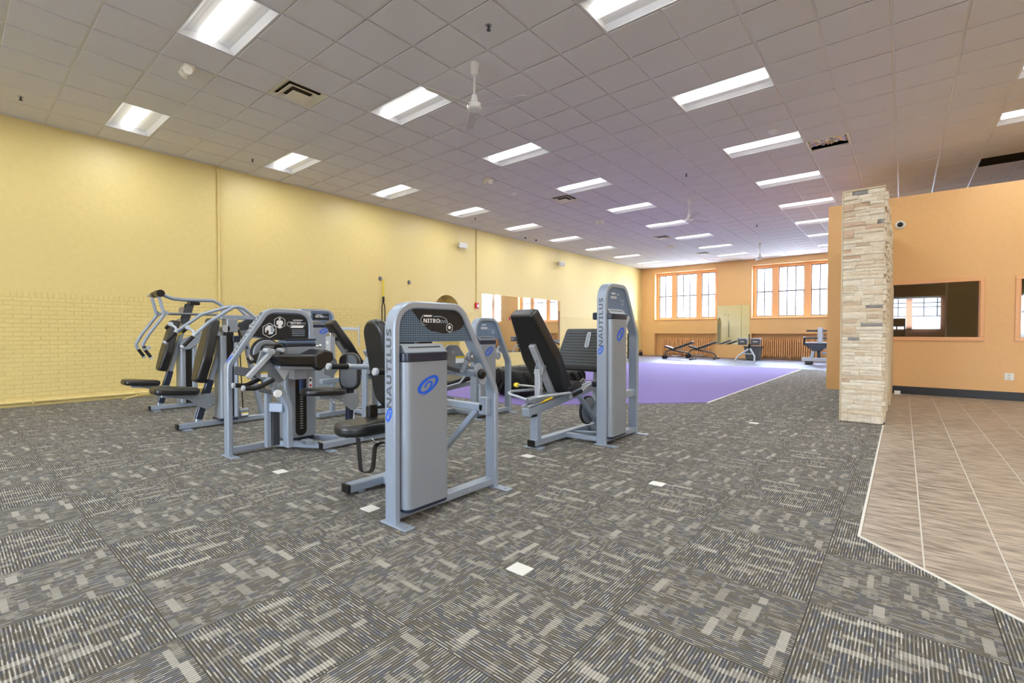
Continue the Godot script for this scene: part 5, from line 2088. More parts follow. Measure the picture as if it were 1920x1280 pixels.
	block(tray, "tray_lip", V3(-4.745, 1.08, 2.18), V3(-4.735, 1.10, 2.50), M.cap_dark, 0.003)
	drum(o, "tray_knob", V3(-4.80, 1.02, 2.51), V3(-4.80, 1.02, 2.575), 0.008, M.chrome)
	drum(o, "tray_knob_end", V3(-4.80, 1.02, 2.565), V3(-4.80, 1.02, 2.585), 0.018, M.chrome)
	weight_window(o, -4.721, 2.325, 0.115, 0.80, 0.115, 1)
	mb = MB.new()
	mb.ext(rounded(0.035, 0.12, 0.017, 5), V3(-4.719, 0.645, 2.425), DU, YU, XU, 0.002)
	put("warning_sticker", mb, M.print_white, o)
	block(o, "sticker_mark", V3(-4.717, 0.66, 2.415), V3(-4.7165, 0.685, 2.435), M.black_plastic, 0.0)
	block(o, "sticker_mark", V3(-4.717, 0.605, 2.415), V3(-4.7165, 0.63, 2.435), M.red_box, 0.0)
	# elbow pad, a deep block with a raised end roll
	mb = MB.new()
	mb.ext(poly(fillet([Vector2(1.92, 0.962), Vector2(2.31, 0.950), Vector2(2.33, 0.832), Vector2(1.965, 0.866)], 0.02, 4, true)), V3(-4.66, 0, 0), DU, YU, XU, 0.30, 0.022, 4)
	put("elbow_pad", mb, M.black_vinyl, o)
	mb = MB.new()
	mb.ext(poly(fillet([Vector2(2.28, 0.950), Vector2(2.39, 1.0), Vector2(2.475, 0.975), Vector2(2.485, 0.90), Vector2(2.34, 0.785), Vector2(2.29, 0.83)], 0.03, 4, true)), V3(-4.67, 0, 0), DU, YU, XU, 0.32, 0.022, 4)
	put("end_roll", mb, M.black_vinyl, o)
	beam(o, "pad_support", V3(-4.50, 0.842, 1.98), V3(-4.50, 0.815, 2.34), 0.16, 0.03)
	sheet(o, "pad_gusset", [Vector2(1.96, 0.84), Vector2(2.10, 0.835), Vector2(2.04, 0.71)], -4.47, 0.012, M.silver_light)
	block(o, "pad_column", V3(-4.72, 0.70, 2.20), V3(-4.60, 0.82, 2.33))
	# curved stand of the lever and the lever itself
	var path := fillet([V3(-4.45, 0.09, 2.065), V3(-4.45, 0.47, 2.065), V3(-4.45, 0.63, 2.0), V3(-4.45, 0.735, 1.88)], 0.22, 8)
	mb = MB.new()
	mb.sweep(path, XU, 0.055, 0.10, 0.008)
	put("curved_stand", mb, M.silver_frame, o)
	beam(o, "stand_post", V3(-4.62, 0.08, 1.955), V3(-4.60, 0.62, 1.945), 0.05, 0.05, null, DU)
	beam(o, "stand_tie", V3(-4.60, 0.46, 1.97), V3(-4.47, 0.46, 2.04), 0.05, 0.085)
	block(o, "stand_panel", V3(-4.64, 0.09, 1.98), V3(-4.58, 0.43, 2.05), M.dark_grey)
	bolt(o, V3(-4.40, 0.34, 2.065), XU); bolt(o, V3(-4.40, 0.22, 2.065), XU)
	bolt(o, V3(-4.40, 0.66, 1.98), XU, 0.016)
	sheet(o, "cam_plate", [Vector2(1.87, 1.0), Vector2(1.99, 1.01), Vector2(2.04, 0.96), Vector2(2.10, 0.84), Vector2(2.10, 0.72), Vector2(1.97, 0.66), Vector2(1.84, 0.75), Vector2(1.80, 0.80)], -4.56, 0.025, M.grey_plate, 0.02)
	block(o, "caution_label", V3(-4.534, 0.752, 1.86), V3(-4.532, 0.795, 1.92), M.print_white, 0.0)
	block(o, "caution_band", V3(-4.534, 0.785, 1.86), V3(-4.531, 0.80, 1.92), M.yellow_label, 0.0)
	drum(o, "cam_disc", V3(-4.76, 0.965, 2.0), V3(-4.72, 0.965, 2.0), 0.128, M.grey_plate, 32, 0.006)
	drum(o, "disc_tyre", V3(-4.78, 0.972, 2.0), V3(-4.745, 0.972, 2.0), 0.140, M.black_rubber, 32, 0.006)
	drum(o, "counterweight", V3(-4.74, 0.995, 1.99), V3(-4.56, 0.995, 2.03), 0.062, M.black_plastic, 28, 0.006)
	bolt(o, V3(-4.56, 0.995, 2.03), XU, 0.012)
	beam(o, "lever_arm", V3(-4.50, 1.0, 1.96), V3(-4.50, 0.76, 1.735), 0.045, 0.05, M.silver_light, XU)
	beam(o, "lever_link", V3(-4.70, 0.82, 1.70), V3(-4.60, 0.78, 1.86), 0.05, 0.075, M.dark_grey)
	beam(o, "lever_shoe", V3(-4.66, 0.90, 1.80), V3(-4.60, 0.97, 1.94), 0.06, 0.07, M.black_plastic)
	drum(o, "pivot_bolt", V3(-4.54, 1.0, 1.90), V3(-4.44, 1.0, 1.90), 0.022, M.silver_light)
	drum(o, "pivot_bolt", V3(-4.54, 1.0, 2.02), V3(-4.44, 1.0, 2.02), 0.02, M.silver_light)
	drum(o, "pop_pin", V3(-4.62, 0.945, 1.80), V3(-4.50, 0.925, 1.77), 0.014, M.chrome)
	# two grips
	for x in [-4.36, -4.66]:
		var dz := 0.0 if x > -4.5 else 0.03
		pipe(o, "grip", [V3(x, 0.685, 1.65 + dz), V3(x, 0.675, 1.75 + dz), V3(x, 0.74, 1.90 + dz)], 0.021, M.black_rubber, 0.08)
		drum(o, "grip_end", V3(x, 0.685, 1.633 + dz), V3(x, 0.685, 1.655 + dz), 0.024, M.silver_light)
		pipe(o, "grip_stem", [V3(x, 0.735, 1.90 + dz), V3(x - 0.02, 0.62, 1.91 + dz)], 0.018, M.grey_plate)
	pipe(o, "grip_axle", [V3(-4.68, 0.62, 1.92), V3(-4.34, 0.615, 1.92)], 0.022, M.dark_grey)
	drum(o, "axle_end", V3(-4.345, 0.615, 1.92), V3(-4.315, 0.615, 1.92), 0.034, M.print_white)
	# base: a dog-leg to the seat spine
	beam(o, "base_dogleg", V3(-4.90, 0.052, 2.12), V3(-4.42, 0.052, 2.38), 0.075, 0.055)
	beam(o, "spine", V3(-4.40, 0.052, 2.36), V3(-4.40, 0.052, 3.15), 0.085, 0.06)
	block(o, "spine_cap", V3(-4.445, 0.020, 2.345), V3(-4.355, 0.085, 2.362), M.black_plastic, 0.003)
	block(o, "floor_plate", V3(-4.36, 0, 2.38), V3(-4.24, 0.010, 2.46), null, 0.002)
	beam(o, "rear_beam", V3(-4.85, 0.052, 2.50), V3(-4.40, 0.052, 2.78), 0.06, 0.05)
	block(o, "shroud_bracket", V3(-4.52, 0.08, 2.22), V3(-4.42, 0.12, 2.30), null, 0.004)
	# seat on a toothed post, back pad above it
	cushion(o, "seat", rounded(0.28, 0.44, 0.13, 8), V3(-4.38, 0.585, 2.385), XU, V3(0, -0.06, 1).normalized(), V3(0, 1, 0.06).normalized(), 0.065, 0.026)
	beam(o, "seat_arm", V3(-4.38, 0.535, 2.32), V3(-4.38, 0.51, 2.62), 0.06, 0.035)
	sheet(o, "seat_bracket", [Vector2(2.40, 0.545), Vector2(2.56, 0.545), Vector2(2.73, 0.545), Vector2(2.755, 0.45), Vector2(2.72, 0.375), Vector2(2.66, 0.37), Vector2(2.58, 0.44), Vector2(2.48, 0.51)], -4.345, 0.010, M.grey_plate, 0.025)
	for q in [[2.56, 0.50], [2.62, 0.50], [2.71, 0.53], [2.705, 0.43]]:
		bolt(o, V3(-4.335, q[1], q[0]), XU, 0.010)
	beam(o, "post", V3(-4.40, 0.06, 2.66), V3(-4.40, 0.68, 2.69), 0.055, 0.06, M.cap_dark, DU)
	beam(o, "post_scale", V3(-4.385, 0.10, 2.70), V3(-4.385, 0.66, 2.73), 0.03, 0.012, M.silver_light, DU)
	cushion(o, "back_pad", rounded(0.215, 0.385, 0.09, 8), V3(-4.385, 0.765, 2.675), (XU * 0.82 + DU * 0.57).normalized(), YU, (DU * 0.82 - XU * 0.57).normalized(), 0.075, 0.026)
	pipe(o, "adjust_lever", [V3(-4.34, 0.50, 2.42), V3(-4.32, 0.46, 2.48), V3(-4.33, 0.455, 2.56)], 0.006, M.chrome)


# ---- chest press by the yellow wall: seat looks towards the viewer's left
func chest_press():
	var X := -6.6
	var o := thing("strength_machine", "silver chest press with two curved overhead arms, right of the pulldown machine", "gym machine", V3(X, 0, 2.2))
	beam(o, "spine", V3(X, 0.047, 1.76), V3(X, 0.047, 3.0), 0.085, 0.06)
	block(o, "spine_cap", V3(X - 0.045, 0.014, 1.745), V3(X + 0.045, 0.08, 1.762), M.black_plastic, 0.003)
	block(o, "floor_plate", V3(X - 0.02, 0, 1.80), V3(X + 0.13, 0.012, 1.89), null, 0.002)
	beam(o, "post", V3(X, 0.07, 1.97), V3(X, 1.28, 2.31), 0.05, 0.06, null, DU)
	for s: float in [-1.0, 1.0]:
		beam(o, "slide", V3(X + s * 0.033, 0.11, 1.975), V3(X + s * 0.033, 0.58, 2.107), 0.014, 0.075, M.cap_dark, DU)
	cushion(o, "seat", poly(fillet([Vector2(-0.16, -0.22), Vector2(0.16, -0.22), Vector2(0.19, 0.05), Vector2(0.12, 0.24), Vector2(-0.12, 0.24), Vector2(-0.19, 0.05)], 0.08, 6, true)), V3(X, 0.475, 1.735), XU, V3(0, -0.09, 1).normalized(), V3(0, 1, 0.09).normalized(), 0.085, 0.034)
	sheet(o, "seat_bracket", [Vector2(1.60, 0.435), Vector2(1.72, 0.44), Vector2(1.95, 0.415), Vector2(2.12, 0.42), Vector2(2.145, 0.34), Vector2(2.11, 0.25), Vector2(2.05, 0.225), Vector2(1.97, 0.27), Vector2(1.86, 0.36)], X + 0.045, 0.012, M.grey_plate, 0.02)
	for q in [[1.93, 0.38], [1.98, 0.385], [2.11, 0.40], [2.09, 0.28]]:
		bolt(o, V3(X + 0.057, q[1], q[0]), XU, 0.010)
	beam(o, "seat_arm", V3(X, 0.425, 1.60), V3(X, 0.38, 2.02), 0.06, 0.03)
	var V := V3(0, 0.77, 0.17).normalized()
	cushion(o, "back_pad", poly(fillet([Vector2(-0.10, -0.40), Vector2(0.10, -0.40), Vector2(0.155, -0.12), Vector2(0.10, 0.40), Vector2(-0.10, 0.40), Vector2(-0.155, -0.12)], [0.07, 0.07, 0.3, 0.05, 0.05, 0.3], 7, true)), V3(X, 0.945, 2.065), XU, V, XU.cross(V).normalized(), 0.115, 0.032)
	# weight column: two silver channels with the dark stack between
	for e in [[2.185, 2.265], [2.345, 2.40]]:
		var mb := MB.new()
		mb.ext(rounded(e[1] - e[0], 0.24, 0.03, 5), V3(X, 0.085, (e[0] + e[1]) * 0.5), DU, XU, YU, 1.04, 0.0, 1, true)
		put("weight_column", mb, M.grey_cover, o)
	block(o, "weight_stack", V3(X - 0.09, 0.085, 2.26), V3(X + 0.09, 1.165, 2.35), M.plate_black)
	drum(o, "reflection_tube", V3(X + 0.085, 0.45, 2.305), V3(X + 0.085, 0.75, 2.305), 0.03, M.tube_blue)  # blue colour paints a reflection between the channels
	block(o, "column_foot", V3(X - 0.13, 0.065, 2.17), V3(X + 0.13, 0.10, 2.38), M.cap_dark)
	block(o, "column_collar", V3(X - 0.10, 1.04, 2.33), V3(X + 0.125, 1.12, 2.42), M.cap_dark)
	block(o, "head_box", V3(X - 0.09, 1.165, 2.275), V3(X + 0.09, 1.335, 2.40), M.grey_cover, 0.008)
	drum(o, "cam_drum", V3(X - 0.07, 1.21, 2.265), V3(X + 0.09, 1.21, 2.265), 0.045, M.silver_light, 24)
	beam(o, "top_beam", V3(X, 1.355, 2.22), V3(X, 1.358, 2.70), 0.10, 0.055)
	sheet(o, "dark_gusset", [Vector2(2.39, 1.25), Vector2(2.52, 1.335), Vector2(2.64, 1.335), Vector2(2.54, 1.20), Vector2(2.42, 1.19)], X + 0.03, 0.02, M.dark_grey)
	sheet(o, "arm_hub", [Vector2(2.50, 1.20), Vector2(2.48, 1.25), Vector2(2.60, 1.35), Vector2(2.72, 1.35), Vector2(2.66, 1.12), Vector2(2.58, 1.08)], X + 0.20, 0.015, M.silver_light, 0.03)
	sheet(o, "arm_hub", [Vector2(2.50, 1.20), Vector2(2.48, 1.25), Vector2(2.60, 1.35), Vector2(2.72, 1.35), Vector2(2.66, 1.12), Vector2(2.58, 1.08)], X - 0.22, 0.015, M.silver_light, 0.03)
	drum(o, "hub_axle", V3(X - 0.24, 1.30, 2.62), V3(X + 0.23, 1.30, 2.62), 0.03, M.silver_frame)
	beam(o, "rear_leg", V3(X, 1.30, 2.47), V3(X, 0.07, 2.72), 0.07, 0.055, null, DU)
	pipe(o, "link_rod", [V3(X + 0.04, 1.21, 2.41), V3(X + 0.04, 0.95, 2.53)], 0.014, M.dark_grey)
	drum(o, "link_eye", V3(X + 0.03, 1.215, 2.405), V3(X + 0.07, 1.215, 2.405), 0.022, M.steel)
	pipe(o, "cable", [V3(X + 0.06, 1.20, 2.42), V3(X + 0.06, 0.17, 2.46)], 0.007, M.black_rubber)
	block(o, "pulley_box", V3(X + 0.02, 0.078, 2.40), V3(X + 0.10, 0.19, 2.53), M.grey_plate, 0.02)
	block(o, "caution_label", V3(X + 0.1005, 0.10, 2.43), V3(X + 0.102, 0.135, 2.51), M.print_white, 0.0)
	block(o, "caution_band", V3(X + 0.1005, 0.128, 2.43), V3(X + 0.1025, 0.14, 2.51), M.yellow_label, 0.0)
	for a in [[-6.36, [Vector2(1.87, 1.125), Vector2(2.02, 1.28), Vector2(2.305, 1.485), Vector2(2.40, 1.475), Vector2(2.62, 1.29)]], [-6.86, [Vector2(1.83, 1.17), Vector2(2.10, 1.39), Vector2(2.42, 1.505), Vector2(2.52, 1.51), Vector2(2.66, 1.36)]]]:
		var x: float = a[0]
		var pts := []
		for q in a[1]:
			pts.append(V3(x, q.y, q.x))
		pipe(o, "press_arm", pts, 0.021, M.silver_frame, 0.12)
		var g0: Vector3 = pts[0]
		var dn := V3(0, -0.75, -0.66).normalized()
		pipe(o, "grip", [g0 + dn * 0.005, g0 + dn * 0.165], 0.021, M.black_rubber)
		drum(o, "grip_end", g0 + dn * 0.16, g0 + dn * 0.185, 0.027, M.silver_light)
		drum(o, "grip_collar", g0 - dn * 0.01, g0 + dn * 0.012, 0.027, M.silver_light)
		var sx := -1.0
		pipe(o, "side_grip_stem", [g0 - dn * 0.01, g0 + V3(sx * 0.03, 0.06, 0.0), g0 + V3(sx * 0.10, 0.095, -0.04)], 0.014, M.silver_light, 0.03)
		pipe(o, "side_grip", [g0 + V3(sx * 0.09, 0.095, -0.04), g0 + V3(sx * 0.20, 0.05, -0.05)], 0.02, M.black_rubber)
		drum(o, "grip_end", g0 + V3(sx * 0.07, 0.10, -0.035), g0 + V3(sx * 0.095, 0.092, -0.04), 0.027, M.silver_light)


# ---- pulldown machine, farthest left
func pulldown():
	var X := -8.55
	var o := thing("strength_machine", "silver pulldown machine farthest left, two bent arms hanging before the brick wall", "gym machine", V3(X, 0, 2.3))
	beam(o, "spine", V3(X, 0.047, 1.94), V3(X, 0.047, 3.05), 0.085, 0.06)
	block(o, "spine_cap", V3(X - 0.045, 0.014, 1.925), V3(X + 0.045, 0.08, 1.942), M.black_plastic, 0.003)
	block(o, "floor_plate", V3(X - 0.02, 0, 1.96), V3(X + 0.13, 0.012, 2.05), null, 0.002)
	beam(o, "post", V3(X, 0.07, 2.06), V3(X, 1.60, 2.47), 0.055, 0.06, null, DU)
	for s: float in [-1.0, 1.0]:
		beam(o, "slide", V3(X + s * 0.036, 0.11, 2.07), V3(X + s * 0.036, 0.58, 2.195), 0.014, 0.075, M.cap_dark, DU)
		beam(o, "head_cheek", V3(X + s * 0.045, 1.30, 2.38), V3(X + s * 0.045, 1.60, 2.46), 0.012, 0.10, M.dark_grey, DU)
	block(o, "post_cap", V3(X - 0.06, 1.59, 2.44), V3(X + 0.08, 1.64, 2.58), M.black_plastic)
	drum(o, "pulley", V3(X - 0.02, 1.50, 2.37), V3(X + 0.02, 1.50, 2.37), 0.055, M.steel, 20)
	drum(o, "pulley", V3(X - 0.02, 1.32, 2.33), V3(X + 0.02, 1.32, 2.33), 0.055, M.steel, 20)
	cushion(o, "seat", poly(fillet([Vector2(-0.16, -0.21), Vector2(0.16, -0.21), Vector2(0.19, 0.05), Vector2(0.12, 0.22), Vector2(-0.12, 0.22), Vector2(-0.19, 0.05)], 0.08, 6, true)), V3(X, 0.435, 1.835), XU, V3(0, -0.10, 1).normalized(), V3(0, 1, 0.10).normalized(), 0.08, 0.032)
	sheet(o, "seat_bracket", [Vector2(1.76, 0.395), Vector2(2.14, 0.37), Vector2(2.20, 0.36), Vector2(2.20, 0.24), Vector2(2.12, 0.24), Vector2(2.0, 0.31)], X + 0.045, 0.012, M.grey_plate, 0.02)
	beam(o, "seat_arm", V3(X, 0.385, 1.72), V3(X, 0.34, 2.12), 0.06, 0.03)
	var V := V3(0, 0.75, 0.185).normalized()
	cushion(o, "back_pad", poly(fillet([Vector2(-0.10, -0.39), Vector2(0.10, -0.39), Vector2(0.15, -0.12), Vector2(0.09, 0.39), Vector2(-0.09, 0.39), Vector2(-0.15, -0.12)], [0.07, 0.07, 0.3, 0.05, 0.05, 0.3], 7, true)), V3(X, 0.965, 2.175), XU, V, XU.cross(V).normalized(), 0.115, 0.032)
	# weight column
	for e in [[2.30, 2.375], [2.455, 2.53]]:
		var mb := MB.new()
		mb.ext(rounded(e[1] - e[0], 0.24, 0.03, 5), V3(X, 0.085, (e[0] + e[1]) * 0.5), DU, XU, YU, 0.90, 0.0, 1, true)
		put("weight_column", mb, M.grey_cover, o)
	block(o, "weight_stack", V3(X - 0.09, 0.085, 2.37), V3(X + 0.09, 1.0, 2.46), M.plate_black)
	sheet(o, "cam_plate", [Vector2(2.28, 0.95), Vector2(2.32, 0.90), Vector2(2.42, 0.91), Vector2(2.62, 1.06), Vector2(2.85, 1.10), Vector2(2.85, 1.19), Vector2(2.60, 1.17), Vector2(2.40, 1.10), Vector2(2.32, 1.06)], X + 0.13, 0.012, M.grey_cover, 0.04)
	beam(o, "yellow_spring", V3(X + 0.05, 1.12, 2.29), V3(X + 0.05, 1.17, 2.36), 0.02, 0.02, M.yellow_knob)
	# top bar and rear upright
	pipe(o, "top_bar", [V3(X, 1.74, 2.03), V3(X, 1.735, 2.10), V3(X, 1.675, 2.24), V3(X, 1.665, 2.40), V3(X, 1.675, 2.79), V3(X, 1.60, 2.93), V3(X, 0.07, 2.96)], 0.028, M.silver_frame, 0.10, 12)
	drum(o, "pivot_axle", V3(X - 0.38, 1.725, 2.03), V3(X + 0.20, 1.725, 2.03), 0.022, M.silver_light)
	drum(o, "pivot_bearing", V3(X - 0.12, 1.725, 2.03), V3(X + 0.0, 1.725, 2.03), 0.045, M.black_plastic)
	drum(o, "pivot_bearing", V3(X + 0.02, 1.735, 2.04), V3(X + 0.22, 1.735, 2.04), 0.052, M.black_plastic)
	for x in [X + 0.12, X - 0.25]:
		var dz := 0.0
		pipe(o, "pull_arm", [V3(x, 1.70, 2.04 + dz), V3(x, 1.42, 2.10 + dz), V3(x, 1.15, 1.92 + dz), V3(x, 0.985, 1.835 + dz), V3(x, 0.915, 1.865 + dz)], 0.022, M.silver_frame, 0.10)
		pipe(o, "grip", [V3(x, 0.92, 1.862 + dz), V3(x, 0.80, 1.935 + dz)], 0.022, M.black_rubber)
		drum(o, "grip_end", V3(x, 0.805, 1.93 + dz), V3(x, 0.785, 1.943 + dz), 0.028, M.silver_light)
		drum(o, "grip_collar", V3(x, 0.93, 1.857 + dz), V3(x, 0.912, 1.868 + dz), 0.028, M.silver_light)
		sheet(o, "arm_gusset", [Vector2(2.09 + dz, 1.50), Vector2(2.10 + dz, 1.40), Vector2(2.17 + dz, 1.435), Vector2(2.17 + dz, 1.46)], x - 0.01, 0.02, M.silver_frame)
		pipe(o, "link_bar", [V3(x, 1.447, 2.15 + dz), V3(x * 0.4 + X * 0.6, 1.45, 2.93)], 0.016, M.grey_plate)
	pipe(o, "side_grip", [V3(X + 0.12, 0.955, 1.85), V3(X + 0.28, 0.945, 1.87)], 0.02, M.black_rubber)
	drum(o, "grip_end", V3(X + 0.27, 0.945, 1.87), V3(X + 0.295, 0.945, 1.872), 0.028, M.silver_light)


# ---- tower by the wall between the arm machine and the dip machine
func far_left_machine():
	var o := thing("strength_machine", "grey weight tower with blue spiral mark, before the yellow wall behind the arm machine", "gym machine", V3(-8.6, 0, 4.4))
	var t := tower(o, -8.44, 4.83, -1, 1, [Vector2(0, 0.01), Vector2(0, 1.60), Vector2(0.70, 1.60), Vector2(1.05, 1.0), Vector2(1.05, 0.01)], 0.10)
	shroud(o, t, 0.10, 0.52, 0.08, 1.255, 0.06, 0.15)
	swirl(o, V3(-8.379, 1.19, 4.83 - 0.24), DU, YU, 0.19, 0.12)
	placard(o, t, 1.35, 1.40, M.panel_blue, 0.02)
	block(o, "name_field", V3(-8.4585, 1.40, 4.40), V3(-8.4545, 1.52, 4.72), M.panel_dark, 0.001)
	lettering("NITRO", 0.036, V3(-8.453, 1.462, 4.53), DU, YU, M.print_white, o, true, "name_lettering", 1.1)
	lettering("evo", 0.036, V3(-8.453, 1.462, 4.655), DU, YU, M.print_grey, o, false, "name_lettering", 1.0)
	print_bar(o, V3(-8.453, 1.497, 4.52), DU, YU, 0.12, 0.010, 0.004)
	block(o, "grey_box", V3(-8.50, 1.46, 4.10), V3(-8.40, 1.555, 4.34), M.silver_light)
	beam(o, "spine", V3(-9.2, 0.05, 4.05), V3(-9.2, 0.05, 5.1), 0.085, 0.06)
	beam(o, "cross_beam", V3(-9.2, 0.05, 4.5), V3(-8.5, 0.05, 4.5), 0.06, 0.05)
	beam(o, "seat_post", V3(-9.2, 0.06, 4.4), V3(-9.2, 0.42, 4.4), 0.07, 0.06, null, DU)
	cushion(o, "seat", rounded(0.34, 0.40, 0.12, 6), V3(-9.2, 0.46, 4.4), XU, DU, YU, 0.08, 0.03)
	beam(o, "side_arm", V3(-8.46, 1.245, 4.80), V3(-8.20, 1.23, 5.22), 0.05, 0.06, M.silver_light)
	drum(o, "side_arm_bolt", V3(-8.20, 1.29, 5.20), V3(-8.20, 1.26, 5.20), 0.02, M.steel)
	pipe(o, "hanging_rod", [V3(-8.20, 1.22, 5.20), V3(-8.20, 0.90, 5.20)], 0.014, M.steel)


# ---- machine behind the dip machine: backrest on the far side of its tower
func mid_machine():
	var o := thing("strength_machine", "silver leg curl machine with reclined black backrest, half hidden behind the dip machine", "gym machine", V3(-5.7, 0, 3.8))
	var t := tower(o, -5.37, 4.33, -1, 1, [Vector2(0, 0.01), Vector2(0, 1.34), Vector2(0.46, 1.34), Vector2(0.83, 0.73), Vector2(0.83, 0.01)], 0.10)
	shroud(o, t, 0.05, 0.66, 0.08, 0.99, 0.05, 0.15)
	swirl(o, V3(-5.319, 0.93, 3.76), DU, YU, 0.15, 0.11)
	placard(o, t, 1.10, 1.13, M.panel_blue, 0.02)
	lettering("NITRO", 0.03, t.at(0.50, 1.225, -0.017), DU, YU, M.print_white, o, true, "name_lettering", 1.1)
	print_bar(o, t.at(0.50, 1.262, -0.017), DU, YU, 0.10, 0.010, 0.004)
	# backrest, seen from behind, on a strut
	var X := -6.05
	var V := V3(0, 0.63, -0.44).normalized()
	var N := V3(0, 0.44, 0.63).normalized()
	var c := V3(X, 0.985, 3.62)
	cushion(o, "backrest", poly(fillet([Vector2(-0.12, -0.42), Vector2(0.12, -0.42), Vector2(0.13, 0.0), Vector2(0.085, 0.40), Vector2(-0.085, 0.40), Vector2(-0.13, 0.0)], [0.04, 0.04, 0.2, 0.03, 0.03, 0.2], 6, true)), c, XU, V, N, 0.11, 0.03)
	beam(o, "back_channel", c - V * 0.42 - N * 0.075, c + V * 0.12 - N * 0.075, 0.07, 0.045, M.silver_light, N)
	block(o, "strut", V3(X - 0.05, 0.80, 3.35), V3(X + 0.07, 1.11, 3.43), M.silver_light)
	block(o, "strut_head", V3(X - 0.04, 1.10, 3.36), V3(X + 0.06, 1.16, 3.48), M.steel, 0.01)
	block(o, "yellow_tag", V3(X + 0.02, 0.80, 3.345), V3(X + 0.07, 0.83, 3.352), M.yellow_knob, 0.0)
	block(o, "white_tag", V3(X - 0.02, 1.01, 3.346), V3(X + 0.04, 1.05, 3.351), M.print_white, 0.0)
	drum(o, "strut_bolt", V3(X - 0.06, 0.93, 3.62), V3(X + 0.09, 0.93, 3.62), 0.03, M.steel)
	sheet(o, "round_plate", [Vector2(3.28, 0.82), Vector2(3.45, 0.82), Vector2(3.50, 0.66), Vector2(3.40, 0.56), Vector2(3.28, 0.60)], X + 0.03, 0.012, M.grey_plate, 0.05)
	beam(o, "seat_rail", V3(X, 0.50, 3.25), V3(X, 0.52, 4.25), 0.09, 0.06)
	cushion(o, "seat", rounded(0.34, 0.42, 0.08, 6), V3(X, 0.59, 4.02), XU, DU, YU, 0.08, 0.03)
	for d in [3.42, 4.12]:
		block(o, "leg", V3(X - 0.035, 0.03, d - 0.03), V3(X + 0.035, 0.48, d + 0.03))
	beam(o, "spine", V3(X, 0.052, 3.20), V3(X, 0.052, 4.3), 0.085, 0.06)
	beam(o, "cross_beam", V3(X, 0.052, 3.75), V3(-5.42, 0.052, 3.75), 0.06, 0.05)
	beam(o, "tie_plate", t.at(0.79, 0.88, -0.06), t.at(0.60, 1.02, -0.10), 0.05, 0.09, M.grey_plate)
	drum(o, "guide_wheel", t.at(0.80, 0.66, 0.0), t.at(0.80, 0.66, 0.03), 0.035, M.silver_frame)


# ---- machine behind the leg press
func hamstring_machine():
	var o := thing("strength_machine", "silver leg machine with pale blue placard, between the dip machine and the leg press", "gym machine", V3(-4.6, 0, 4.9))
	var t := tower(o, -4.41, 4.55, 1, 1, [Vector2(0, 0.01), Vector2(0, 1.37), Vector2(0.44, 1.37), Vector2(0.765, 0.75), Vector2(0.765, 0.01)], 0.10)
	shroud(o, t, 0.05, 0.385, 0.08, 1.005, 0.05, 0.14)
	swirl(o, V3(-4.359, 0.905, 4.55 + 0.225), DU, YU, 0.15, 0.13)
	placard(o, t, 1.11, 1.075, M.panel_blue, 0.02)
	print_bar(o, t.at(0.19, 1.27, -0.0175), DU, YU, 0.08, 0.012, 0.004)
	lettering("NITRO", 0.03, t.at(0.195, 1.225, -0.0175), DU, YU, M.print_white, o, true, "name_lettering", 1.0)
	lettering("evo", 0.028, t.at(0.30, 1.215, -0.0175), DU, YU, M.print_grey, o, false, "name_lettering", 1.0)
	hexagon(o, t.at(0.375, 1.18, -0.0175), DU, YU, 0.026, 0.003)
	# curved lever with a roller pad
	var path := fillet([V3(-4.56, 0.55, 4.93), V3(-4.56, 0.72, 4.95), V3(-4.56, 0.84, 5.03), V3(-4.52, 0.98, 5.25)], 0.14, 7)
	var mb := MB.new()
	mb.sweep(path, XU, 0.055, 0.05, 0.006)
	put("curved_lever", mb, M.silver_light, o)
	drum(o, "lever_plate", V3(-4.53, 0.83, 5.14), V3(-4.515, 0.83, 5.14), 0.055, M.silver_light)
	block(o, "caution_label", V3(-4.514, 0.88, 5.09), V3(-4.512, 0.92, 5.15), M.print_white, 0.0)
	pipe(o, "roller_pad", [V3(-4.95, 0.93, 5.12), V3(-4.58, 0.95, 5.10)], 0.075, M.dark_grey, 0.0, 18)
	# bench parts on the far side
	var X := -4.98
	cushion(o, "seat", rounded(0.34, 0.5, 0.08, 6), V3(X, 0.485, 4.72), XU, V3(0, 0.16, 1).normalized(), V3(0, 1, -0.16).normalized(), 0.085, 0.03)
	pipe(o, "side_handle", [V3(X + 0.22, 0.43, 4.35), V3(X + 0.22, 0.46, 4.60), V3(X + 0.22, 0.56, 4.72)], 0.014, M.silver_light, 0.05)
	beam(o, "seat_rail", V3(X, 0.36, 4.38), V3(X, 0.42, 5.1), 0.09, 0.06)
	block(o, "leg", V3(X - 0.035, 0.05, 4.44), V3(X + 0.035, 0.37, 4.51))
	beam(o, "spine", V3(X, 0.052, 4.38), V3(X, 0.052, 5.25), 0.085, 0.06)
	beam(o, "cross_beam", V3(X, 0.052, 4.7), V3(-4.46, 0.052, 4.7), 0.06, 0.05)
	pipe(o, "foot_bar", [V3(X + 0.10, 0.26, 4.30), V3(X + 0.12, 0.26, 4.55), V3(X + 0.12, 0.16, 4.62)], 0.018, M.silver_frame, 0.06)


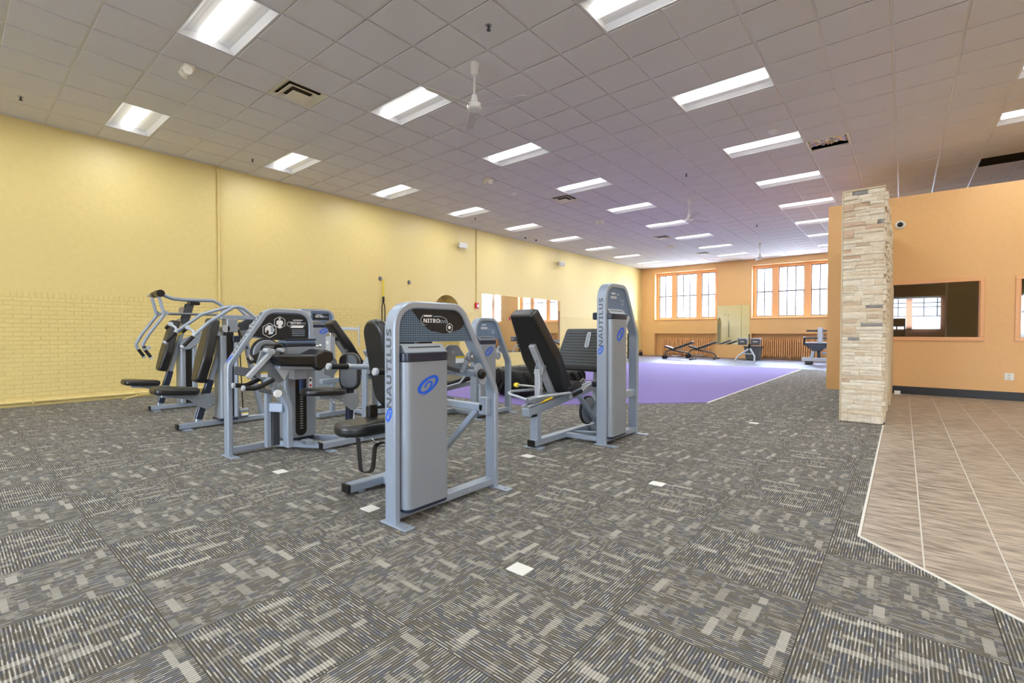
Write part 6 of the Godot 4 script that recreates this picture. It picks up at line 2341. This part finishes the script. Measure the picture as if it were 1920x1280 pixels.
func big_tyre():
	var c := V3(-5.35, 0.035, 7.28)
	var o := thing("tractor_tyre", "big black tractor tyre lying flat on the purple turf behind the leg press", "tyre", V3(c.x, 0.012, c.z))
	var mb := MB.new()
	mb.lathe([Vector2(0.46, 0.10), Vector2(0.50, 0.04), Vector2(0.60, 0.0), Vector2(0.74, 0.0), Vector2(0.80, 0.04), Vector2(0.825, 0.12), Vector2(0.825, 0.34), Vector2(0.80, 0.42), Vector2(0.74, 0.46), Vector2(0.60, 0.46), Vector2(0.50, 0.42), Vector2(0.46, 0.36), Vector2(0.48, 0.30), Vector2(0.48, 0.16), Vector2(0.46, 0.10)], V3(c.x, 0.012, c.z), YU, 48, true)
	put("carcass", mb, M.tyre, o)
	var lugs := 22
	for k in lugs:
		for s: int in [0, 1]:
			var a0 := TAU * (k + 0.5 * s) / lugs
			mb = MB.new()
			var pts := []
			for q in 6:
				var u := q / 5.0
				var a := a0 + u * 0.20
				var y := (0.042 + u * 0.20) if s == 0 else (0.455 - u * 0.20)
				var r := 0.845 if u > 0.25 else 0.80 + 0.16 * u
				pts.append(V3(c.x + cos(a) * r, y + 0.005, c.z + sin(a) * r))
			for q in 5:
				var m: Vector3 = (pts[q] + pts[q + 1]) * 0.5 - V3(c.x, 0, c.z)
				m.y = 0
				mb.bar(pts[q], pts[q + 1], 0.055, 0.055, m.normalized(), 0.012)
			put("tread_lug", mb, M.tyre, o)

# ---------------------------------------------------------------- things on the walls
func build_wall_things():
	# conduits on the yellow wall
	var W := WALL_L
	var o := tag(pipe(self, numbered("conduit"), [V3(W + 0.022, CEIL, 3.56), V3(W + 0.022, 1.2, 3.56), V3(W + 0.022, 0.10, 3.56)], 0.021, M.yellow_paint), "painted vertical conduit on the yellow wall behind the pulldown machine", "conduit")
	for y in [1.83, 4.38]:
		drum(o, "coupling", V3(W + 0.022, y - 0.03, 3.56), V3(W + 0.022, y + 0.03, 3.56), 0.028, M.yellow_paint)
	o = tag(pipe(self, numbered("conduit"), [V3(W + 0.018, CEIL, 10.98), V3(W + 0.018, 2.12, 10.98)], 0.016, M.yellow_paint), "painted vertical conduit running down to the red alarm box", "conduit")
	o = tag(pipe(self, numbered("wall_pipe"), [V3(W + 0.03, 0.078, WALL_F), V3(W + 0.03, 0.078, 9.0)], 0.026, M.yellow_paint), "painted pipe running along the foot of the yellow brick wall", "pipe")
	for d in [0.9, 2.2, 4.6, 6.6]:
		block(o, "bracket", V3(W - 0.006, 0.045, d - 0.012), V3(W + 0.06, 0.11, d + 0.012), M.yellow_paint, 0.003)
	o = tag(pipe(self, numbered("floor_cable"), [V3(W + 0.07, 0.06, 2.45), V3(W + 0.10, 0.05, 2.25), V3(W + 0.14, 0.012, 2.05), V3(W + 0.3, 0.008, 1.96)], 0.010, M.yellow_paint, 0.05), "thin cable curling from the pipe to the carpet by the brick wall", "cable")
	# red alarm boxes
	red_box(V3(W, 2.03, 10.98), XU, DU, "red fire alarm box on the yellow wall left of the mirror")
	red_box(V3(-1.55, 2.06, WALL_B), -DU, XU, "red fire alarm box on the far orange wall, seen only in the long mirror")
	tag(pipe(self, numbered("conduit"), [V3(-1.55, CEIL, WALL_B - 0.02), V3(-1.55, 2.15, WALL_B - 0.02)], 0.016, M.orange_paint), "orange conduit above the alarm box on the far wall", "conduit")
	# loudspeakers with thin wires
	for s in [[3.833, 10.2, "white wall speaker left of the second conduit"], [3.882, 15.63, "white wall speaker high above the long mirror"]]:
		var a := V3(W, s[0], s[1])
		var sp := thing("wall_speaker", s[2], "speaker", a, "")
		var mb := MB.new()
		mb.box(a + V3(0.16, 0, 0.02), V3(0.10, 0.085, 0.13), 0.03, V3(0.86, -0.25, -0.44).normalized(), V3(0.25, 0.96, -0.05).normalized(), V3(0.44, -0.07, 0.89).normalized())
		put("cabinet", mb, M.white_plastic, sp)
		mb = MB.new()
		mb.bar(a + V3(0.0, -0.01, 0), a + V3(0.10, 0.0, 0.01), 0.03, 0.05, YU, 0.004)
		mb.bx(a + V3(0, -0.06, -0.04), a + V3(0.012, 0.05, 0.04), 0.003)
		put("bracket", mb, M.dark_grey, sp)
		pipe(sp, "wire", [V3(W + 0.008, CEIL, s[1]), V3(W + 0.008, s[0] + 0.25, s[1]), V3(W + 0.05, s[0] + 0.05, s[1])], 0.004, M.white_plastic)
	# ring anchors, one with a suspension strap
	var k := 0
	for s in [[2.581, 7.36, "round metal wall anchor holding the yellow and black strap"], [2.56, 8.30, "round metal wall anchor with nothing hanging from it"]]:
		var a := V3(W, s[0], s[1])
		var an := thing("wall_anchor", s[2], "anchor", a)
		drum(an, "plate", a, a + V3(0.012, 0, 0), 0.055, M.dark_grey, 24)
		var ring := []
		for q in 17:
			var t := TAU * q / 16.0
			ring.append(a + V3(0.035, sin(t) * 0.032, cos(t) * 0.032))
		pipe(an, "ring", ring, 0.007, M.steel)
		drum(an, "eye", a, a + V3(0.035, 0.0, 0.0), 0.012, M.steel)
	var st := thing("suspension_strap", "yellow and black training strap hanging down the yellow wall", "strap", V3(W, 2.55, 7.39))
	block(st, "yellow_webbing", V3(W + 0.04, 2.10, 7.40), V3(W + 0.046, 2.55, 7.452), M.strap_yellow, 0.001)
	block(st, "buckle", V3(W + 0.035, 1.97, 7.395), V3(W + 0.055, 2.11, 7.455), M.black_plastic, 0.004)
	for e: float in [-1.0, 1.0]:
		pipe(st, "black_webbing", [V3(W + 0.045, 2.0, 7.42), V3(W + 0.05, 1.85, 7.42 + e * 0.045), V3(W + 0.05, 0.95, 7.42 + e * 0.05)], 0.013, M.black_rubber, 0.1, 8)
		pipe(st, "handle", [V3(W + 0.05, 0.95, 7.42 + e * 0.05), V3(W + 0.05, 0.80, 7.40 + e * 0.12), V3(W + 0.05, 0.80, 7.44 + e * 0.0)], 0.014, M.black_rubber)
	# mirrors
	var mb := MB.new()
	mb.bx(V3(W - 0.012, 0.47, 11.23), V3(W + 0.010, 2.43, 15.77), 0.003)
	tag(put("wall_mirror", mb, M.mirror), "long frameless mirror on the yellow wall reflecting the windows", "mirror")
	mb = MB.new()
	mb.bx(V3(-6.78, 0.625, WALL_B - 0.012), V3(-5.375, 2.44, WALL_B + 0.002), 0.003)
	tag(put("wall_mirror", mb, M.mirror), "upright frameless mirror on the orange pier between the far windows", "mirror")
	# partition: outlet and camera
	var oa := V3(1.415, 0.41, 11.75)
	var ou := thing("wall_outlet", "white power outlet low on the orange partition", "outlet", oa)
	block(ou, "plate", oa + V3(-0.058, -0.062, -0.008), oa + V3(0.058, 0.062, 0.002), M.white_plastic, 0.003)
	for y in [-0.026, 0.026]:
		block(ou, "socket", oa + V3(-0.018, y - 0.016, -0.0105), oa + V3(0.018, y + 0.016, -0.006), M.white_wall, 0.002)
	var ca := V3(-0.072, 3.23, 11.75)
	var cm := thing("dome_camera", "white and black dome camera high on the orange partition beside the pillar", "camera", ca)
	mb = MB.new()
	mb.lathe([Vector2(0, 0.06), Vector2(0.05, 0.06), Vector2(0.076, 0.045), Vector2(0.082, 0.0)], ca, -DU, 22, true)
	put("housing", mb, M.white_plastic, cm)
	mb = MB.new()
	mb.ball(ca + V3(0, 0, -0.045), 0.05, 14)
	put("dome", mb, M.black_plastic, cm)


func red_box(a: Vector3, N: Vector3, R: Vector3, label: String):
	var o := thing("alarm_box", label, "fire alarm", a)
	var mb := MB.new()
	mb.box(a + N * 0.03, V3(0.075, 0.09, 0.03), 0.008, R, YU, N)
	put("box", mb, M.red_box, o)
	mb = MB.new()
	mb.box(a + N * 0.061 + YU * -0.01 + R * 0.02, V3(0.035, 0.045, 0.006), 0.003, R, YU, N)
	put("strobe", mb, M.print_white, o)


# ---------------------------------------------------------------- equipment before the far wall
func build_back_equipment():
	bench(V3(-7.55, 0, 20.55), "black adjustable bench in front, before the left radiator")
	bench(V3(-6.93, 0, 21.75), "black adjustable bench behind the other bench, nearer the radiator")
	curl_stand()
	bin_()
	multi_bench()
	var a := V3(-10.38, 0.0, 22.9)
	var o := thing("kettlebell", "small black kettlebell on the floor in the far corner by the yellow wall", "kettlebell", a)
	var r := 0.10
	var mb := MB.new()
	mb.lathe([Vector2(0, 0.0), Vector2(r * 0.6, 0.0), Vector2(r * 0.95, r * 0.5), Vector2(r, r * 0.9), Vector2(r * 0.8, r * 1.5), Vector2(r * 0.3, r * 1.85), Vector2(0, r * 1.9)], a, YU, 16, true)
	put("bell", mb, M.kettle, o)
	pipe(o, "handle", [a + V3(-0.055, r * 1.5, 0), a + V3(-0.065, r * 2.3, 0), a + V3(0, r * 2.6, 0), a + V3(0.065, r * 2.3, 0), a + V3(0.055, r * 1.5, 0)], 0.016, M.kettle, 0.05)
	# slim tree of exercise balls, glimpsed through the leg press tower
	a = V3(-9.0, 0.0, 18.6)
	o = thing("ball_rack", "slim black rack glimpsed through the gap in the leg press tower", "rack", a)
	block(o, "base", a + V3(-0.22, 0, -0.22), a + V3(0.22, 0.04, 0.22), M.silver_light, 0.01)
	block(o, "post", a + V3(-0.03, 0.04, -0.03), a + V3(0.03, 1.15, 0.03), M.dark_grey)
	for y in [0.32, 0.62, 0.92]:
		drum(o, "shelf", a + V3(0, y - 0.012, 0), a + V3(0, y + 0.012, 0), 0.16, M.dark_grey, 24)
	for q in [[0.32, "lowest"], [0.62, "middle"], [0.92, "topmost"]]:
		mb = MB.new()
		mb.ball(a + V3(0.10, q[0] + 0.012 + 0.095, -0.02), 0.095, 16)
		tag(put("exercise_ball", mb, M.black_rubber), "black exercise ball, %s on the slim rack beyond the leg press" % q[1], "ball", "balls on the slim rack")


func bench(a: Vector3, label: String):
	var o := thing("weight_bench", label, "bench", a, "adjustable benches before the radiator")
	# lies along x: seat end to the left, back pad rising to the right
	var P := func(x: float, y: float, d: float) -> Vector3: return a + V3(x, y, d)
	var u := V3(0.93, 0.36, 0).normalized()
	cushion(o, "back_pad", rounded(0.92, 0.27, 0.05, 5), P.call(0.20, 0.60, 0), u, DU, u.cross(DU).normalized(), 0.075, 0.02)
	var w := V3(0.93, -0.30, 0).normalized()
	cushion(o, "seat", rounded(0.36, 0.29, 0.05, 5), P.call(-0.42, 0.51, 0), w, DU, w.cross(DU).normalized(), 0.075, 0.02)
	pipe(o, "rail", [P.call(-0.62, 0.08, 0), P.call(-0.58, 0.30, 0), P.call(-0.42, 0.42, 0), P.call(-0.10, 0.36, 0), P.call(0.42, 0.29, 0), P.call(0.56, 0.20, 0), P.call(0.60, 0.03, 0)], 0.028, M.dark_grey, 0.14, 8)
	for s: float in [-1.0, 1.0]:
		drum(o, "wheel", P.call(-0.63, 0.085, s * 0.12 - 0.02), P.call(-0.63, 0.085, s * 0.12 + 0.02), 0.085, M.black_rubber, 18)
	pipe(o, "axle", [P.call(-0.63, 0.085, -0.13), P.call(-0.63, 0.085, 0.13)], 0.014, M.steel, 0.0, 8)
	beam(o, "foot", P.call(0.60, 0.025, -0.32), P.call(0.60, 0.025, 0.32), 0.06, 0.05, M.dark_grey)
	for s: float in [-1.0, 1.0]:
		block(o, "foot_cap", P.call(0.56, 0.0, s * 0.32 - 0.03), P.call(0.64, 0.055, s * 0.32 + 0.03), M.black_rubber)
	pipe(o, "brace", [P.call(0.18, 0.55, 0), P.call(0.02, 0.37, 0)], 0.018, M.silver_light, 0.0, 8)
	pipe(o, "handle", [P.call(-0.36, 0.16, 0.06), P.call(-0.1, 0.13, 0.06), P.call(0.04, 0.19, 0.06)], 0.016, M.silver_light, 0.05, 8)


func curl_stand():
	var a := V3(-4.82, 0, 20.4)
	var o := thing("curl_stand", "silver arched stand with two grey boxes, before the grey waste bin", "gym stand", a)
	pipe(o, "arched_leg", [a + V3(-0.40, 0.0, -0.10), a + V3(-0.28, 0.22, -0.05), a + V3(0.10, 0.52, 0.0), a + V3(0.14, 0.56, 0.0)], 0.032, M.silver_light, 0.25, 10)
	pipe(o, "arched_leg", [a + V3(0.36, 0.0, -0.22), a + V3(0.34, 0.25, -0.12), a + V3(0.14, 0.56, 0.0)], 0.032, M.silver_light, 0.2, 10)
	pipe(o, "arched_leg", [a + V3(0.28, 0.0, 0.35), a + V3(0.20, 0.30, 0.18), a + V3(0.14, 0.56, 0.0)], 0.03, M.dark_grey, 0.2, 10)
	beam(o, "tie_bar", a + V3(-0.18, 0.33, -0.04), a + V3(0.30, 0.33, -0.10), 0.03, 0.04, M.silver_light)
	block(o, "column", a + V3(0.09, 0.52, -0.04), a + V3(0.18, 0.72, 0.04), M.black_plastic)
	block(o, "mast", a + V3(0.10, 0.70, -0.02), a + V3(0.14, 1.12, 0.02), M.dark_grey)
	for s in [[-0.26, 0.03], [0.20, 0.52]]:
		block(o, "tray_box", a + V3(s[0], 0.68, -0.16), a + V3(s[1], 0.90, 0.14), M.bin_grey, 0.015)
		block(o, "tray_rim", a + V3(s[0] - 0.01, 0.90, -0.17), a + V3(s[1] + 0.01, 0.95, 0.15), M.grey_cover, 0.008)
		block(o, "tray_label", a + V3(s[0] + 0.09, 0.80, -0.165), a + V3(s[1] - 0.06, 0.83, -0.160), M.print_white, 0.0)


func bin_():
	var a := V3(-4.95, 0, 22.2)
	var o := thing("waste_bin", "grey waste bin standing behind the arched stand", "bin", a)
	var mb := MB.new()
	var lo := [V3(-0.24, 0.02, -0.22), V3(0.24, 0.02, -0.22), V3(0.24, 0.02, 0.22), V3(-0.24, 0.02, 0.22)]
	for k in 4:
		var p: Vector3 = a + lo[k]
		var q: Vector3 = a + lo[(k + 1) % 4]
		var p2: Vector3 = a + lo[k] * V3(1.28, 1, 1.28) + YU * 0.55
		var q2: Vector3 = a + lo[(k + 1) % 4] * V3(1.28, 1, 1.28) + YU * 0.55
		var n: Vector3 = ((lo[k] + lo[(k + 1) % 4]) * V3(1, 0, 1)).normalized()
		mb.flat(p, q, q2, p2, n)
	mb.flat(a + lo[0], a + lo[1], a + lo[2], a + lo[3], -YU)
	put("body", mb, M.bin_grey, o)
	mb = MB.new()
	for s in [[V3(-0.33, 0.55, -0.31), V3(0.33, 0.59, -0.28)], [V3(-0.33, 0.55, 0.28), V3(0.33, 0.59, 0.31)], [V3(-0.33, 0.55, -0.31), V3(-0.30, 0.59, 0.31)], [V3(0.30, 0.55, -0.31), V3(0.33, 0.59, 0.31)]]:
		mb.bx(a + s[0], a + s[1], 0.006)
	put("rim", mb, M.dark_grey, o)
	for x in [-0.18, 0.18]:
		drum(o, "caster", a + V3(x, 0.02, -0.22), a + V3(x + 0.05, 0.02, -0.22), 0.02, M.black_rubber, 10)


func multi_bench():
	var a := V3(-2.47, 0, 20.35)
	var o := thing("cable_bench", "grey multi-position machine with stacked rollers, cut off by the orange partition's edge", "gym machine", a)
	beam(o, "base_beam", a + V3(-0.42, 0.19, 0), a + V3(0.9, 0.19, 0), 0.16, 0.13, M.silver_light)
	block(o, "foot", a + V3(-0.30, 0.0, -0.20), a + V3(-0.08, 0.13, 0.20), M.dark_grey, 0.02)
	block(o, "foot", a + V3(0.62, 0.0, -0.20), a + V3(0.80, 0.13, 0.20), M.dark_grey, 0.02)
	beam(o, "stem", a + V3(-0.12, 0.25, -0.03), a + V3(0.0, 0.66, 0), 0.11, 0.10, M.silver_frame, XU)
	beam(o, "stem", a + V3(0.12, 0.25, 0.03), a + V3(0.10, 0.66, 0), 0.07, 0.10, M.dark_grey, XU)
	var mb := MB.new()
	mb.ext(poly([Vector2(-0.32, 0.78), Vector2(0.36, 0.78), Vector2(0.34, 0.66), Vector2(0.18, 0.50), Vector2(-0.06, 0.50), Vector2(-0.26, 0.66)]), a + V3(0, 0, -0.13), XU, YU, DU, 0.26, 0.02, 2)
	put("saddle", mb, M.cap_dark, o)
	block(o, "saddle_top", a + V3(-0.30, 0.78, -0.15), a + V3(0.36, 0.82, 0.15), M.silver_light, 0.01)
	block(o, "mast", a + V3(0.06, 0.80, -0.05), a + V3(0.24, 1.36, 0.05), M.silver_light, 0.03)
	for s in [[1.24, 0.28, 0.52], [0.97, 0.30, 0.50], [0.62, 0.10, 0.62], [0.44, 0.20, 0.75]]:
		pipe(o, "roller", [a + V3(-s[1], s[0], 0), a + V3(s[2], s[0], 0)] if s[0] > 0.7 else [a + V3(s[1], s[0], 0), a + V3(s[2] + 0.2, s[0], 0)], 0.035, M.dark_grey if s[0] > 0.7 else M.silver_light, 0.0, 10)
		drum(o, "roller_end", a + V3(s[2], s[0], 0), a + V3(s[2] + 0.05, s[0], 0), 0.045, M.print_white, 10)
	pipe(o, "handle", [a + V3(-0.36, 0.70, 0), a + V3(-0.34, 1.0, 0)], 0.03, M.black_rubber, 0.0, 8)
	drum(o, "handle_end", a + V3(-0.34, 0.99, 0), a + V3(-0.34, 1.03, 0), 0.04, M.print_white, 10)
